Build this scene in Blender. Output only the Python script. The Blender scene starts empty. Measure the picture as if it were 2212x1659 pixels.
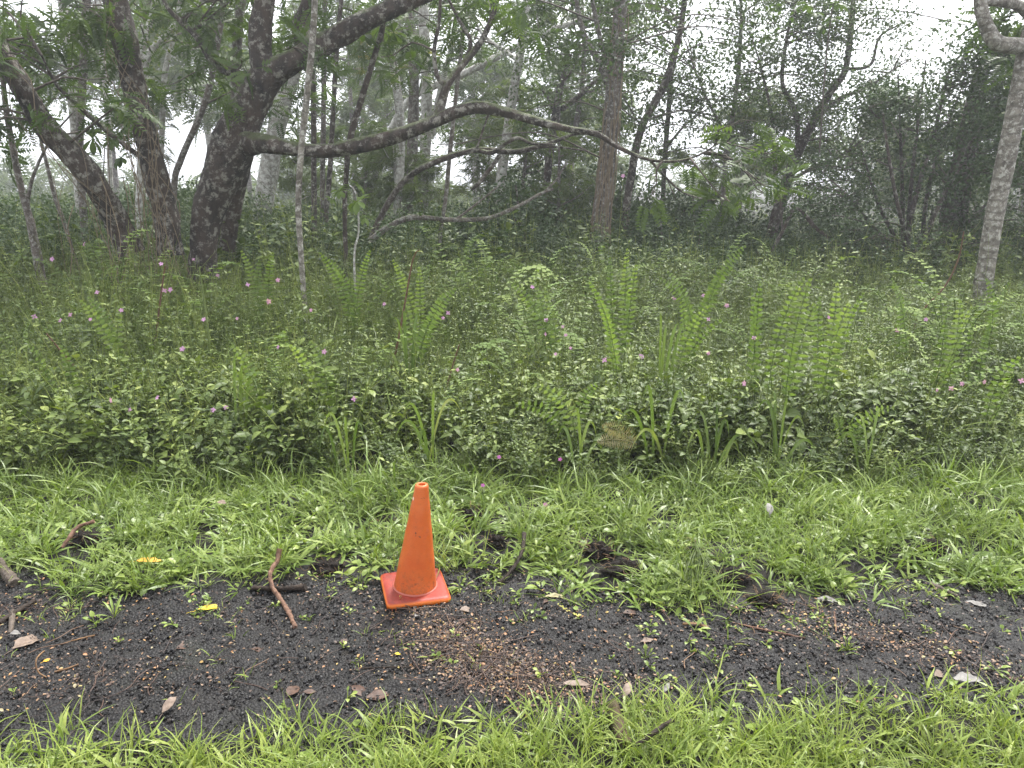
import bpy, math, numpy as np
from mathutils import Vector, Matrix
R = math.radians
SC = bpy.context.scene
COL = SC.collection

# ---------------------------------------------------------------- camera, sky, sun, exposure
CAM_H, PITCH, FOC = 1.5, R(15), 1600.0          # focal length in pixels of a 2212 x 1659 picture
cam = bpy.data.cameras.new('camera')
cam.sensor_width = 36.0; cam.lens = 36.0 * FOC / 2212
cam.clip_start = 0.05; cam.clip_end = 600
co = bpy.data.objects.new('camera', cam); COL.objects.link(co)
co.location = (0, 0, CAM_H); co.rotation_euler = (math.pi / 2 - PITCH, 0, 0)
SC.camera = co

SUN_EL, SUN_AZ = R(58), R(25)                   # sun high, ahead and to the right, behind cloud
wd = bpy.data.worlds.new('World'); SC.world = wd; wd.use_nodes = True
wn, wl = wd.node_tree.nodes, wd.node_tree.links
wn.clear()
sky = wn.new('ShaderNodeTexSky'); sky.sky_type = 'NISHITA'; sky.sun_disc = False
sky.sun_elevation = SUN_EL; sky.sun_rotation = SUN_AZ
sky.air_density = 1.0; sky.dust_density = 6.0; sky.ozone_density = 1.0
hs = wn.new('ShaderNodeHueSaturation'); hs.inputs['Saturation'].default_value = 0.12
mx = wn.new('ShaderNodeMix'); mx.data_type = 'RGBA'
mx.inputs[0].default_value = 0.6; mx.inputs[7].default_value = (8.6, 8.9, 9.5, 1)   # even cloud cover over the sky
bg = wn.new('ShaderNodeBackground'); bg.inputs['Strength'].default_value = 0.062
wo = wn.new('ShaderNodeOutputWorld'); wd.cycles.sampling_method = 'MANUAL'; wd.cycles.sample_map_resolution = 128
wl.new(sky.outputs[0], hs.inputs['Color']); wl.new(hs.outputs[0], mx.inputs[6])
wl.new(mx.outputs[2], bg.inputs['Color']); wl.new(bg.outputs[0], wo.inputs['Surface'])

sl = bpy.data.lights.new('sun', 'SUN'); sl.energy = 1.5; sl.angle = R(10); sl.color = (1, 0.97, 0.92)
so = bpy.data.objects.new('sun', sl); COL.objects.link(so)
sd = Vector((math.sin(SUN_AZ) * math.cos(SUN_EL), math.cos(SUN_AZ) * math.cos(SUN_EL), math.sin(SUN_EL)))
so.rotation_euler = sd.to_track_quat('Z', 'Y').to_euler()
vs = SC.view_settings
vs.view_transform = 'Standard'; vs.look = 'None'; vs.gamma = 1; vs.use_curve_mapping = False
vs.exposure = 2.4
cy = SC.cycles
cy.max_bounces = 4; cy.diffuse_bounces = 2; cy.glossy_bounces = 1; cy.transmission_bounces = 3
cy.transparent_max_bounces = 8; cy.volume_bounces = 0; cy.use_denoising = True
cy.adaptive_threshold = 0.02; cy.caustics_reflective = False; cy.caustics_refractive = False

# ---------------------------------------------------------------- picture <-> world helpers
CP, SP = math.cos(PITCH), math.sin(PITCH)
def ray(x, y):
    u = (x - 1106) / FOC; v = (y - 829.5) / FOC
    return np.array((u, CP - v * SP, -SP - v * CP))
def W(x, y, Y):                                  # point at ground distance Y
    d = ray(x, y); return np.array((0, 0, CAM_H)) + d * (Y / d[1])
def G(x, y, z=0.0):                              # point on the ground
    d = ray(x, y); return np.array((0, 0, CAM_H)) + d * ((z - CAM_H) / d[2])
def depth(x, y, Y): return Y / ray(x, y)[1]
def canopy(x, Y):                                # height of the undergrowth
    a = np.clip((Y - 3.45) / 0.6, 0, 1)
    side = 0.86 - 0.16 * np.clip((x / np.maximum(Y, 1) + 0.35) / 0.7, 0, 1)
    w = 0.05 * np.sin(x * 2.1 + Y * 1.3) + 0.05 * np.sin(x * 0.9 - Y * 1.7 + 1) + 0.03 * np.sin(x * 5.3 + 2)
    return (0.18 + 0.42 * a ** 0.75 + 0.24 * np.clip((Y - 4.0) / 3.2, 0, 1)) * side / 0.80 + w * a
def hit(px, py):                                 # where a pixel meets the undergrowth
    for Y in np.arange(3.4, 9.0, 0.05):
        p = W(px, py, Y)
        if p[2] <= canopy(p[0], Y): return p
    return W(px, py, 8.0)
ORD = ('first second third fourth fifth sixth seventh eighth ninth tenth eleventh twelfth thirteenth fourteenth fifteenth sixteenth '
       'seventeenth eighteenth nineteenth twentieth').split()
def ordinal(n):
    if n <= 20: return ORD[n - 1]
    t, u = divmod(n, 10)
    tens = {2: 'twenty', 3: 'thirty', 4: 'forty', 5: 'fifty', 6: 'sixty', 7: 'seventy', 8: 'eighty'}[t]
    return {2: 'twentieth', 3: 'thirtieth', 4: 'fortieth', 5: 'fiftieth', 6: 'sixtieth', 7: 'seventieth', 8: 'eightieth'}[t] if u == 0 else tens + '-' + ORD[u - 1]

# ---------------------------------------------------------------- mesh helpers
class MB:
    """collects quads and triangles with a random value per piece"""
    def __init__(s): s.v, s.f, s.r, s.n = [], [], [], 0
    def add(s, v, f, r=0.5):
        v = np.asarray(v, np.float32).reshape(-1, 3); f = np.asarray(f, np.int32)
        s.v.append(v); s.f.append(f + s.n)
        s.r.append(np.full(len(v), r, np.float32) if np.isscalar(r) else np.asarray(r, np.float32))
        s.n += len(v)
    def arrays(s):
        return np.concatenate(s.v), s.f, np.concatenate(s.r)
    def mesh(s, name, smooth=True, off=None):
        v = np.concatenate(s.v); r = np.concatenate(s.r)
        if off is not None: v = v - np.asarray(off, np.float32)
        q = [f for f in s.f if f.shape[1] == 4]; t = [f for f in s.f if f.shape[1] == 3]
        q = np.concatenate(q) if q else np.zeros((0, 4), np.int32); t = np.concatenate(t) if t else np.zeros((0, 3), np.int32)
        m = bpy.data.meshes.new(name)
        m.vertices.add(len(v)); m.vertices.foreach_set('co', v.ravel())
        m.loops.add(q.size + t.size); m.loops.foreach_set('vertex_index', np.concatenate((q.ravel(), t.ravel())))
        m.polygons.add(len(q) + len(t))
        st = np.concatenate((np.arange(len(q)) * 4, q.size + np.arange(len(t)) * 3)).astype(np.int32)
        m.polygons.foreach_set('loop_start', st)
        m.polygons.foreach_set('use_smooth', np.full(len(q) + len(t), smooth))
        m.update(calc_edges=True)
        a = m.attributes.new('rnd', 'FLOAT', 'POINT'); a.data.foreach_set('value', r)
        return m
    def tile(s, src, mats, rng):
        """copies of (v, faces, r) by an (N,4,4) array of matrices"""
        v, fs, r = src
        N = len(mats); V = len(v)
        vv = np.einsum('nij,vj->nvi', mats[:, :3, :3], v) + mats[:, None, :3, 3]
        off = (np.arange(N) * V)[:, None, None]
        base = s.n
        s.v.append(vv.reshape(-1, 3).astype(np.float32))
        rr = np.clip((r[None, :] - 0.5) * 0.85 + (rng.random(N)[:, None] - 0.5) * 0.75 + 0.5, 0, 1)
        s.r.append(rr.ravel().astype(np.float32))
        for f in fs: s.f.append((f[None] + off + base).reshape(-1, f.shape[1]).astype(np.int32))
        s.n += N * V

def norm(v): return v / (np.linalg.norm(v, axis=-1, keepdims=True) + 1e-9)
def smooth_path(P, rad, step):
    P = np.asarray(P, float); rad = np.asarray(rad, float)
    if len(P) < 3:
        n = max(2, int(np.linalg.norm(P[-1] - P[0]) / step)); t = np.linspace(0, 1, n)[:, None]
        return P[0] * (1 - t) + P[-1] * t, rad[0] + (rad[-1] - rad[0]) * t[:, 0]
    Q = np.vstack((2 * P[0] - P[1], P, 2 * P[-1] - P[-2])); out, ro = [], []
    for i in range(len(P) - 1):
        p0, p1, p2, p3 = Q[i:i + 4]; n = max(2, int(np.linalg.norm(p2 - p1) / step))
        for k in range(n):
            t = k / n
            out.append(0.5 * (2 * p1 + (p2 - p0) * t + (2 * p0 - 5 * p1 + 4 * p2 - p3) * t * t + (3 * p1 - p0 - 3 * p2 + p3) * t ** 3))
            ro.append(rad[i] + (rad[i + 1] - rad[i]) * t)
    out.append(P[-1]); ro.append(rad[-1])
    return np.array(out), np.array(ro)
def tube(mb, P, rad, sides=8, rough=0.0, rng=None, r=0.5, cap=True):
    P = np.asarray(P, float); n = len(P); rad = np.broadcast_to(np.asarray(rad, float), (n,))
    T = norm(np.gradient(P, axis=0))
    a = np.array((1.0, 0, 0)) if abs(T[0][0]) < 0.8 else np.array((0, 1.0, 0))
    N = np.empty_like(P); N[0] = norm(np.cross(T[0], a))
    for i in range(1, n):
        x = N[i - 1] - T[i] * np.dot(N[i - 1], T[i]); N[i] = x / (np.linalg.norm(x) + 1e-9)
    B = np.cross(T, N)
    th = np.linspace(0, 2 * math.pi, sides, endpoint=False)
    k = np.ones((n, sides))
    if rough and rng is not None:
        ph = rng.random(6) * 6.28
        k += rough * (0.5 * np.sin(2 * th[None] + ph[0] + np.arange(n)[:, None] * 0.21) + 0.4 * np.sin(3 * th[None] + ph[1] - np.arange(n)[:, None] * 0.33)
                      + 0.35 * np.sin(np.arange(n)[:, None] * 0.6 + ph[2]) + 0.3 * np.sin(5 * th[None] + ph[3] + np.arange(n)[:, None] * 0.5)) + rough * 1.1 * (rng.random((n, sides)) - 0.5)
    v = P[:, None] + (np.cos(th)[None, :, None] * N[:, None] + np.sin(th)[None, :, None] * B[:, None]) * (rad[:, None] * k)[..., None]
    i = np.arange(n - 1)[:, None] * sides; j = np.arange(sides)[None]; j2 = (j + 1) % sides
    f = np.stack((i + j, i + j2, i + sides + j2, i + sides + j), -1).reshape(-1, 4)
    vv = v.reshape(-1, 3)
    mb.add(vv, f, r)
    if cap:
        for e, c in ((0, P[0]), (n - 1, P[-1])):
            ring = v[e]; fc = [(0, 1 + q, 1 + (q + 1) % sides) if e else (0, 1 + (q + 1) % sides, 1 + q) for q in range(sides)]
            mb.add(np.vstack((c[None], ring)), fc, r)
def leaf(mb, M, L, Wd, n=4, droop=0.3, fold=0.25, shape=0.45, r=0.5, tip=1.0):
    """one leaf along +X of matrix M, three rows of vertices, folded at the midrib"""
    s = np.linspace(0, 1, n + 1)
    w = Wd * 0.5 * (np.sin(np.pi * s ** (math.log(0.5) / math.log(shape))) ** 0.85); w[-1] = 0; w[0] = Wd * 0.04
    ang = droop * s; x = L * np.cumsum(np.cos(ang)) / (n + 1); x = np.concatenate(([0], x[:-1])); z = -L * np.cumsum(np.sin(ang)) / (n + 1); z = np.concatenate(([0], z[:-1]))
    v = []
    for i in range(n + 1):
        v += [(x[i], -w[i], z[i] + fold * w[i]), (x[i], 0, z[i]), (x[i], w[i], z[i] + fold * w[i])]
    v = np.array(v); v = v @ M[:3, :3].T + M[:3, 3]
    f = []
    for i in range(n): f += [(3 * i, 3 * i + 1, 3 * i + 4, 3 * i + 3), (3 * i + 1, 3 * i + 2, 3 * i + 5, 3 * i + 4)]
    mb.add(v, f, r)
def frame(p, d, up=(0, 0, 1), roll=0.0):
    x = norm(np.asarray(d, float)); u = np.asarray(up, float)
    y = np.cross(u, x)
    if np.linalg.norm(y) < 1e-4: y = np.cross((0, 1, 0), x)
    y = norm(y); z = np.cross(x, y)
    c, s = math.cos(roll), math.sin(roll)
    M = np.eye(4); M[:3, 0] = x; M[:3, 1] = y * c + z * s; M[:3, 2] = z * c - y * s; M[:3, 3] = p
    return M
def rand_mats(rng, P, smin, smax, tilt=0.5):
    N = len(P); M = np.zeros((N, 4, 4)); M[:, 3, 3] = 1
    a = rng.random(N) * 2 * math.pi; b = rng.normal(0, tilt, N); c = rng.normal(0, tilt, N); s = rng.uniform(smin, smax, N)
    for i in range(N):
        M[i, :3, :3] = np.array(Matrix.Rotation(a[i], 3, 'Z') @ Matrix.Rotation(b[i], 3, 'X') @ Matrix.Rotation(c[i], 3, 'Y')) * s[i]
    M[:, :3, 3] = P
    return M

def obj(name, mesh, mat, parent=None):
    o = bpy.data.objects.new(name, mesh)
    if mat is not None and len(mesh.materials) == 0: mesh.materials.append(mat)
    COL.objects.link(o)
    if parent is not None: o.parent = parent
    return o
def tag(o, label=None, cat=None, group=None, kind=None):
    for k, v in (('label', label), ('category', cat), ('group', group), ('kind', kind)):
        if v: o[k] = v
    return o
def empty(name, loc):
    o = bpy.data.objects.new(name, None); COL.objects.link(o); o.location = [float(q) for q in loc]; o.empty_display_size = 0.1
    return o

# ---------------------------------------------------------------- materials
def mat(name):
    m = bpy.data.materials.new(name); m.use_nodes = True
    nt = m.node_tree; return m, nt.nodes, nt.links, nt.nodes['Principled BSDF']
def ramp(n, l, src, stops):
    c = n.new('ShaderNodeValToRGB'); e = c.color_ramp.elements
    while len(e) < len(stops): e.new(0.5)
    for q, (p, col) in zip(e, stops): q.position = p; q.color = (*col, 1)
    l.new(src, c.inputs[0]); return c.outputs[0]
def noise(n, l, scale, detail=4, vec=None, rough=0.6):
    t = n.new('ShaderNodeTexNoise'); t.inputs['Scale'].default_value = scale; t.inputs['Detail'].default_value = detail; t.inputs['Roughness'].default_value = rough
    if vec is not None: l.new(vec, t.inputs['Vector'])
    return t.outputs['Fac']
def mixc(n, l, fac, a, b, mode='MIX'):
    m = n.new('ShaderNodeMix'); m.data_type = 'RGBA'; m.blend_type = mode
    for k, v in ((0, fac), (6, a), (7, b)):
        if hasattr(v, 'links') or hasattr(v, 'is_linked'): l.new(v, m.inputs[k])
        else: m.inputs[k].default_value = v if k == 0 else (*v, 1)
    return m.outputs[2]
def math2(n, l, op, a, b):
    m = n.new('ShaderNodeMath'); m.operation = op
    for k, v in enumerate((a, b)):
        if hasattr(v, 'is_linked'): l.new(v, m.inputs[k])
        else: m.inputs[k].default_value = v
    return m.outputs[0]
def leaf_mat(name, stops, rough=0.4, trans=0.35, spec=0.5, objrand=0.45):
    m, n, l, b = mat(name)
    at = n.new('ShaderNodeAttribute'); at.attribute_name = 'rnd'
    oi = n.new('ShaderNodeObjectInfo')
    f = math2(n, l, 'ADD', math2(n, l, 'MULTIPLY', at.outputs['Fac'], 1 - objrand), math2(n, l, 'MULTIPLY', oi.outputs['Random'], objrand))
    c = ramp(n, l, f, stops)
    tc = n.new('ShaderNodeTexCoord')
    c = mixc(n, l, 0.35, c, mixc(n, l, noise(n, l, 60, 2, tc.outputs['Object']), (0.55, 0.55, 0.55), (1.45, 1.45, 1.3)), 'MULTIPLY')
    gp = n.new('ShaderNodeNewGeometry')
    c = mixc(n, l, 1.0, c, mixc(n, l, noise(n, l, 2.3, 3, gp.outputs['Position']), (0.6, 0.62, 0.7), (1.4, 1.36, 1.2)), 'MULTIPLY')
    l.new(c, b.inputs['Base Color']); b.inputs['Roughness'].default_value = rough; b.inputs['Specular IOR Level'].default_value = spec
    tr = n.new('ShaderNodeBsdfTranslucent')
    l.new(mixc(n, l, 1.0, c, (1.25, 1.35, 0.6), 'MULTIPLY'), tr.inputs['Color'])
    ms = n.new('ShaderNodeMixShader'); ms.inputs[0].default_value = trans
    l.new(b.outputs[0], ms.inputs[1]); l.new(tr.outputs[0], ms.inputs[2])
    l.new(ms.outputs[0], n['Material Output'].inputs['Surface'])
    return m
def bark_mat(name, base, dark, lichen, amount, ring=0.0, moss=0.0, scale=9.0, bump=0.6):
    m, n, l, b = mat(name)
    tc = n.new('ShaderNodeTexCoord'); ob = tc.outputs['Object']
    mp = n.new('ShaderNodeMapping'); mp.inputs['Scale'].default_value = (1, 1, 0.45); l.new(ob, mp.inputs['Vector'])
    n1 = noise(n, l, scale, 8, mp.outputs[0], 0.7)
    c = ramp(n, l, n1, ((0.34, dark), (0.62, base)))
    n2 = noise(n, l, scale * 2.2, 5, ob, 0.75)
    f = ramp(n, l, n2, ((1 - amount - 0.04, (0, 0, 0)), (1 - amount + 0.06, (1, 1, 1))))
    c = mixc(n, l, f, c, lichen)
    h = n1
    if ring:
        wv = n.new('ShaderNodeTexWave'); wv.bands_direction = 'Z'; wv.inputs['Scale'].default_value = 3.2; wv.inputs['Distortion'].default_value = 11.0
        wv.inputs['Detail'].default_value = 3; wv.inputs['Detail Scale'].default_value = 1.2; l.new(ob, wv.inputs['Vector'])
        rf = ramp(n, l, wv.outputs['Fac'], ((0.05, (1, 1, 1)), (0.25, (0, 0, 0))))
        c = mixc(n, l, math2(n, l, 'MULTIPLY', rf, ring), c, dark)
    if moss:
        ge = n.new('ShaderNodeNewGeometry'); sx = n.new('ShaderNodeSeparateXYZ'); l.new(ge.outputs['Normal'], sx.inputs[0])
        mf = math2(n, l, 'ADD', sx.outputs['Z'], math2(n, l, 'MULTIPLY', math2(n, l, 'SUBTRACT', noise(n, l, 6, 5, ob, 0.7), 0.5), 2.2))
        mf = ramp(n, l, mf, ((0.45, (0, 0, 0)), (0.8, (moss, moss, moss))))
        c = mixc(n, l, mf, c, mixc(n, l, noise(n, l, 40, 3, ob), (0.035, 0.05, 0.012), (0.10, 0.13, 0.035)))
    l.new(c, b.inputs['Base Color']); b.inputs['Roughness'].default_value = 0.8
    bp = n.new('ShaderNodeBump'); bp.inputs['Strength'].default_value = bump; bp.inputs['Distance'].default_value = 0.07
    l.new(math2(n, l, 'ADD', h, math2(n, l, 'MULTIPLY', n2, 0.5)), bp.inputs['Height']); l.new(bp.outputs[0], b.inputs['Normal'])
    return m
def plain(name, c1, c2, scale=20, rough=0.7, bump=0.3, dist=0.005, detail=5, c3=None):
    m, n, l, b = mat(name)
    tc = n.new('ShaderNodeTexCoord'); f = noise(n, l, scale, detail, tc.outputs['Object'], 0.65)
    oi = n.new('ShaderNodeObjectInfo')
    st = [(0.32, c1), (0.68, c2)] + ([(0.85, c3)] if c3 else [])
    l.new(ramp(n, l, f, st), b.inputs['Base Color']); b.inputs['Roughness'].default_value = rough; b.inputs['Specular IOR Level'].default_value = 0.25
    bp = n.new('ShaderNodeBump'); bp.inputs['Strength'].default_value = bump; bp.inputs['Distance'].default_value = dist
    l.new(f, bp.inputs['Height']); l.new(bp.outputs[0], b.inputs['Normal'])
    return m
def litter_mat(name, stops, rough=0.6):
    m, n, l, b = mat(name)
    oi = n.new('ShaderNodeObjectInfo'); at = n.new('ShaderNodeAttribute'); at.attribute_name = 'rnd'
    f = math2(n, l, 'FRACT', math2(n, l, 'ADD', oi.outputs['Random'], math2(n, l, 'MULTIPLY', at.outputs['Fac'], 0.9)), 0)
    l.new(ramp(n, l, f, stops), b.inputs['Base Color']); b.inputs['Roughness'].default_value = rough
    return m

M_HERB = leaf_mat('herb_leaf', ((0.0, (0.022, 0.038, 0.011)), (0.42, (0.075, 0.112, 0.028)), (0.72, (0.165, 0.215, 0.055)), (1.0, (0.28, 0.31, 0.095))), 0.5, 0.22, 0.28)
M_GRASS = leaf_mat('verge_grass_leaf', ((0.0, (0.0607, 0.1012, 0.0232)), (0.5, (0.1265, 0.1872, 0.0419)), (0.88, (0.2024, 0.2631, 0.0675)), (0.95, (0.2732, 0.2935, 0.0931)), (1.0, (0.3643, 0.2834, 0.1630))), 0.42, 0.22, 0.35)
M_LAWN = leaf_mat('lawn_grass_leaf', ((0.0, (0.0773, 0.1207, 0.0233)), (0.5, (0.1642, 0.2270, 0.0478)), (0.86, (0.2608, 0.3091, 0.0797)), (0.94, (0.3478, 0.3671, 0.1168)), (1.0, (0.3864, 0.2995, 0.1700))), 0.42, 0.26, 0.33)
M_FERN = leaf_mat('fern_leaf', ((0.0, (0.0715, 0.1155, 0.0330)), (0.6, (0.1375, 0.1980, 0.0578)), (1.0, (0.2420, 0.2970, 0.1032))), 0.65, 0.4, 0.15)
M_FEATHER = leaf_mat('feathery_leaf', ((0.0, (0.0286, 0.0506, 0.0176)), (0.5, (0.0506, 0.0836, 0.0264)), (0.95, (0.0858, 0.1265, 0.0374)), (1.0, (0.1760, 0.1650, 0.0440))), 0.5, 0.4, 0.25)
M_DARKLEAF = leaf_mat('glossy_dark_leaf', ((0.0, (0.0248, 0.0454, 0.0192)), (0.6, (0.0495, 0.0825, 0.0302)), (0.95, (0.0907, 0.1306, 0.0440)), (1.0, (0.1650, 0.1237, 0.0413))), 0.55, 0.2, 0.18)
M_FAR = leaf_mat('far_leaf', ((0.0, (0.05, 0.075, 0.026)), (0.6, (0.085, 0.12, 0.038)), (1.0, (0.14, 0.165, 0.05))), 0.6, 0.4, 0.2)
M_STALK = leaf_mat('green_stalk', ((0.0, (0.08, 0.12, 0.03)), (1.0, (0.16, 0.2, 0.06))), 0.5, 0.1)
M_BROWNSTALK = plain('brown_stalk', (0.075, 0.04, 0.025), (0.14, 0.08, 0.045), 30, 0.7)
M_PETAL = leaf_mat('pink_petal', ((0.0, (0.44, 0.19, 0.45)), (1.0, (0.62, 0.36, 0.60))), 0.5, 0.35)
M_PETALD = leaf_mat('purple_petal', ((0.0, (0.40, 0.10, 0.52)), (1.0, (0.55, 0.18, 0.62))), 0.5, 0.35)
M_BARKDARK = bark_mat('dark_mossy_bark', (0.070, 0.050, 0.037), (0.006, 0.005, 0.004), (0.25, 0.235, 0.20), 0.445, 0.0, 0.7, 6.0, 1.0)
M_BARKMID = bark_mat('grey_brown_bark', (0.15, 0.122, 0.098), (0.04, 0.032, 0.026), (0.30, 0.29, 0.26), 0.46, 0.0, 0.25, 9.0, 0.9)
M_BARKPALE = bark_mat('pale_lichen_bark', (0.42, 0.40, 0.36), (0.16, 0.145, 0.12), (0.60, 0.59, 0.55), 0.48, 0.3, 0.12, 8.0, 0.7)
M_BARKRING = bark_mat('ringed_pale_bark', (0.27, 0.245, 0.20), (0.07, 0.058, 0.045), (0.44, 0.42, 0.37), 0.47, 0.55, 0.08, 11.0, 0.8)
M_TWIG = plain('twig_bark', (0.05, 0.042, 0.034), (0.12, 0.10, 0.08), 25, 0.8)
M_VINE = plain('dry_vine', (0.12, 0.09, 0.06), (0.24, 0.19, 0.13), 20, 0.8)
M_SOIL = plain('dark_soil', (0.006, 0.0043, 0.003), (0.025, 0.017, 0.012), 90, 0.9, 1.0, 0.03, 9)
M_ROOT = plain('pale_root', (0.10, 0.06, 0.035), (0.20, 0.13, 0.07), 30, 0.7)

# ---------------------------------------------------------------- the setting: ground and gravel track
def grid_mesh(name, xs, ys, zf):
    X, Y = np.meshgrid(xs, ys); Z = zf(X, Y)
    v = np.stack((X, Y, Z), -1).reshape(-1, 3); nx, ny = len(xs), len(ys)
    i = np.arange(ny - 1)[:, None] * nx + np.arange(nx - 1)[None]
    f = np.stack((i, i + 1, i + nx + 1, i + nx), -1).reshape(-1, 4)
    mb = MB(); mb.add(v, f); return mb.mesh(name)
FRONT_PX = [(-700, 1660), (-300, 1625), (0, 1605), (400, 1580), (700, 1572), (1000, 1545), (1300, 1520), (1700, 1500), (2212, 1515), (2600, 1530)]
BACK_PX = [(-900, 1255), (-300, 1262), (0, 1275), (250, 1305), (500, 1290), (800, 1275), (1000, 1262), (1200, 1285), (1420, 1325), (1580, 1350), (1780, 1335), (1900, 1290), (2212, 1275), (2900, 1270)]
fr = np.array([G(*p) for p in FRONT_PX]); bk = np.array([G(*p) for p in BACK_PX])
def front_edge(x): return np.interp(x, fr[:, 0], fr[:, 1])
def back_edge(x): return np.interp(x, bk[:, 0], bk[:, 1])
def wob(x, y, s=1.0):
    return (np.sin(x * 7.3 * s + y * 3.1) + np.sin(x * 3.7 * s - y * 8.3 + 1.3) + np.sin(x * 13.1 * s + y * 11.7 + 2.1) * 0.6) / 2.6
def terrain(x, y):
    a = np.clip((y - back_edge(x)) / 0.35, 0, 1); b = np.clip((front_edge(x) - y) / 0.25, 0, 1); m = np.clip(a + b, 0, 1)
    return m * (0.02 + 0.028 * wob(x, y)) * np.clip((60 - np.abs(y)) / 50, 0, 1) + 0.004 * wob(x * 3, y * 3) * (1 - m)
xs = np.concatenate((np.linspace(-220, -8, 24), np.arange(-7.5, 7.51, 0.06), np.linspace(8, 220, 24)))
ys = np.concatenate((np.linspace(-120, 0.2, 14), np.arange(0.5, 10, 0.06), np.linspace(10.5, 300, 40)))
m, n, l, b = mat('forest_floor')
tc = n.new('ShaderNodeTexCoord')
gn = noise(n, l, 40, 8, tc.outputs['Object'], 0.75); bp = n.new('ShaderNodeBump'); bp.inputs['Strength'].default_value = 1.0; bp.inputs['Distance'].default_value = 0.03; l.new(gn, bp.inputs['Height']); l.new(bp.outputs[0], b.inputs['Normal'])
c = ramp(n, l, noise(n, l, 3, 8, tc.outputs['Object']), ((0.35, (0.006, 0.0045, 0.003)), (0.55, (0.016, 0.012, 0.007)), (0.7, (0.022, 0.024, 0.010))))
l.new(c, b.inputs['Base Color']); b.inputs['Roughness'].default_value = 0.9
M_GROUND = m
tag(obj('ground', grid_mesh('ground', xs, ys, terrain), M_GROUND), 'dark soil ground under the vegetation', None, None, 'structure')

xs = np.arange(-4.2, 4.21, 0.014); us = np.linspace(0, 1, 84)
X, U = np.meshgrid(xs, us); y0, y1 = front_edge(X) - 0.13, back_edge(X) + 0.16
Yt = y0 + (y1 - y0) * U + 0.03 * np.sin(X * 9) * (2 * U - 1)
lumps = np.random.default_rng(2).normal(0, 0.0022, X.shape) + 0.004 * wob(X * 4, Yt * 5) + 0.003 * wob(X * 9, Yt * 8)
Z = terrain(X, Yt) + 0.006 + lumps - 0.02 * np.clip(np.abs(U - 0.5) * 2 - 0.86, 0, 1) / 0.14
v = np.stack((X, Yt, Z), -1).reshape(-1, 3); nx = len(xs)
i = np.arange(len(us) - 1)[:, None] * nx + np.arange(nx - 1)[None]
mb = MB(); mb.add(v, np.stack((i, i + 1, i + nx + 1, i + nx), -1).reshape(-1, 4))
m, n, l, b = mat('wet_cinder')
tc = n.new('ShaderNodeTexCoord'); ob = tc.outputs['Object']
vo = n.new('ShaderNodeTexVoronoi'); vo.inputs['Scale'].default_value = 110; l.new(ob, vo.inputs['Vector'])
c = ramp(n, l, noise(n, l, 4, 6, ob), ((0.35, (0.0065, 0.005, 0.0042)), (0.55, (0.008, 0.007, 0.0066)), (0.68, (0.0095, 0.010, 0.006))))
c = mixc(n, l, 0.7, c, ramp(n, l, vo.outputs['Distance'], ((0.0, (1.4, 1.4, 1.4)), (0.7, (0.35, 0.35, 0.35)))), 'MULTIPLY')
l.new(c, b.inputs['Base Color']); b.inputs['Roughness'].default_value = 0.6; b.inputs['Specular IOR Level'].default_value = 0.3
bp = n.new('ShaderNodeBump'); bp.inputs['Strength'].default_value = 0.9; bp.inputs['Distance'].default_value = 0.006; bp.invert = True
l.new(vo.outputs['Distance'], bp.inputs['Height']); l.new(bp.outputs[0], b.inputs['Normal'])
tag(obj('gravel_track', mb.mesh('gravel_track'), m), 'strip of dark wet cinder gravel between two grass verges', None, None, 'structure')

# ---------------------------------------------------------------- scattering of stuff by geometry nodes
def scatter(name, protos, P, rot, scl, label, kind='stuff', cat=None):
    me = bpy.data.meshes.new(name); me.vertices.add(len(P)); me.vertices.foreach_set('co', np.asarray(P, np.float32).ravel())
    a = me.attributes.new('rot', 'FLOAT_VECTOR', 'POINT'); a.data.foreach_set('vector', np.asarray(rot, np.float32).ravel())
    a = me.attributes.new('scl', 'FLOAT', 'POINT'); a.data.foreach_set('value', np.asarray(scl, np.float32).ravel())
    o = bpy.data.objects.new(name, me); COL.objects.link(o); tag(o, label, cat, None, kind)
    ng = bpy.data.node_groups.new(name, 'GeometryNodeTree')
    ng.interface.new_socket('Geometry', in_out='INPUT', socket_type='NodeSocketGeometry')
    ng.interface.new_socket('Geometry', in_out='OUTPUT', socket_type='NodeSocketGeometry')
    n, l = ng.nodes, ng.links
    gi, go = n.new('NodeGroupInput'), n.new('NodeGroupOutput')
    j = n.new('GeometryNodeJoinGeometry')
    for k, pm in enumerate(protos):
        po = bpy.data.objects.new(name + '_source', pm)
        oi = n.new('GeometryNodeObjectInfo'); oi.inputs['Object'].default_value = po
        ti = n.new('GeometryNodeGeometryToInstance')
        l.new(oi.outputs['Geometry'], ti.inputs[0]); l.new(ti.outputs[0], j.inputs[0])
    ip = n.new('GeometryNodeInstanceOnPoints')
    l.new(gi.outputs[0], ip.inputs['Points']); l.new(j.outputs[0], ip.inputs['Instance']); ip.inputs['Pick Instance'].default_value = True
    for nm, tp, sock in (('rot', 'FLOAT_VECTOR', 'Rotation'), ('scl', 'FLOAT', 'Scale')):
        na = n.new('GeometryNodeInputNamedAttribute'); na.data_type = tp; na.inputs['Name'].default_value = nm
        l.new([s for s in na.outputs if s.enabled and s.name == 'Attribute'][0], ip.inputs[sock])
    rv = n.new('FunctionNodeRandomValue'); rv.data_type = 'INT'
    for s in rv.inputs:
        if s.enabled and s.name == 'Min': s.default_value = 0
        if s.enabled and s.name == 'Max': s.default_value = len(protos) - 1
    l.new([s for s in rv.outputs if s.enabled][0], ip.inputs['Instance Index'])
    l.new(ip.outputs[0], go.inputs[0])
    md = o.modifiers.new('scatter', 'NODES'); md.node_group = ng
    return o
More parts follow.
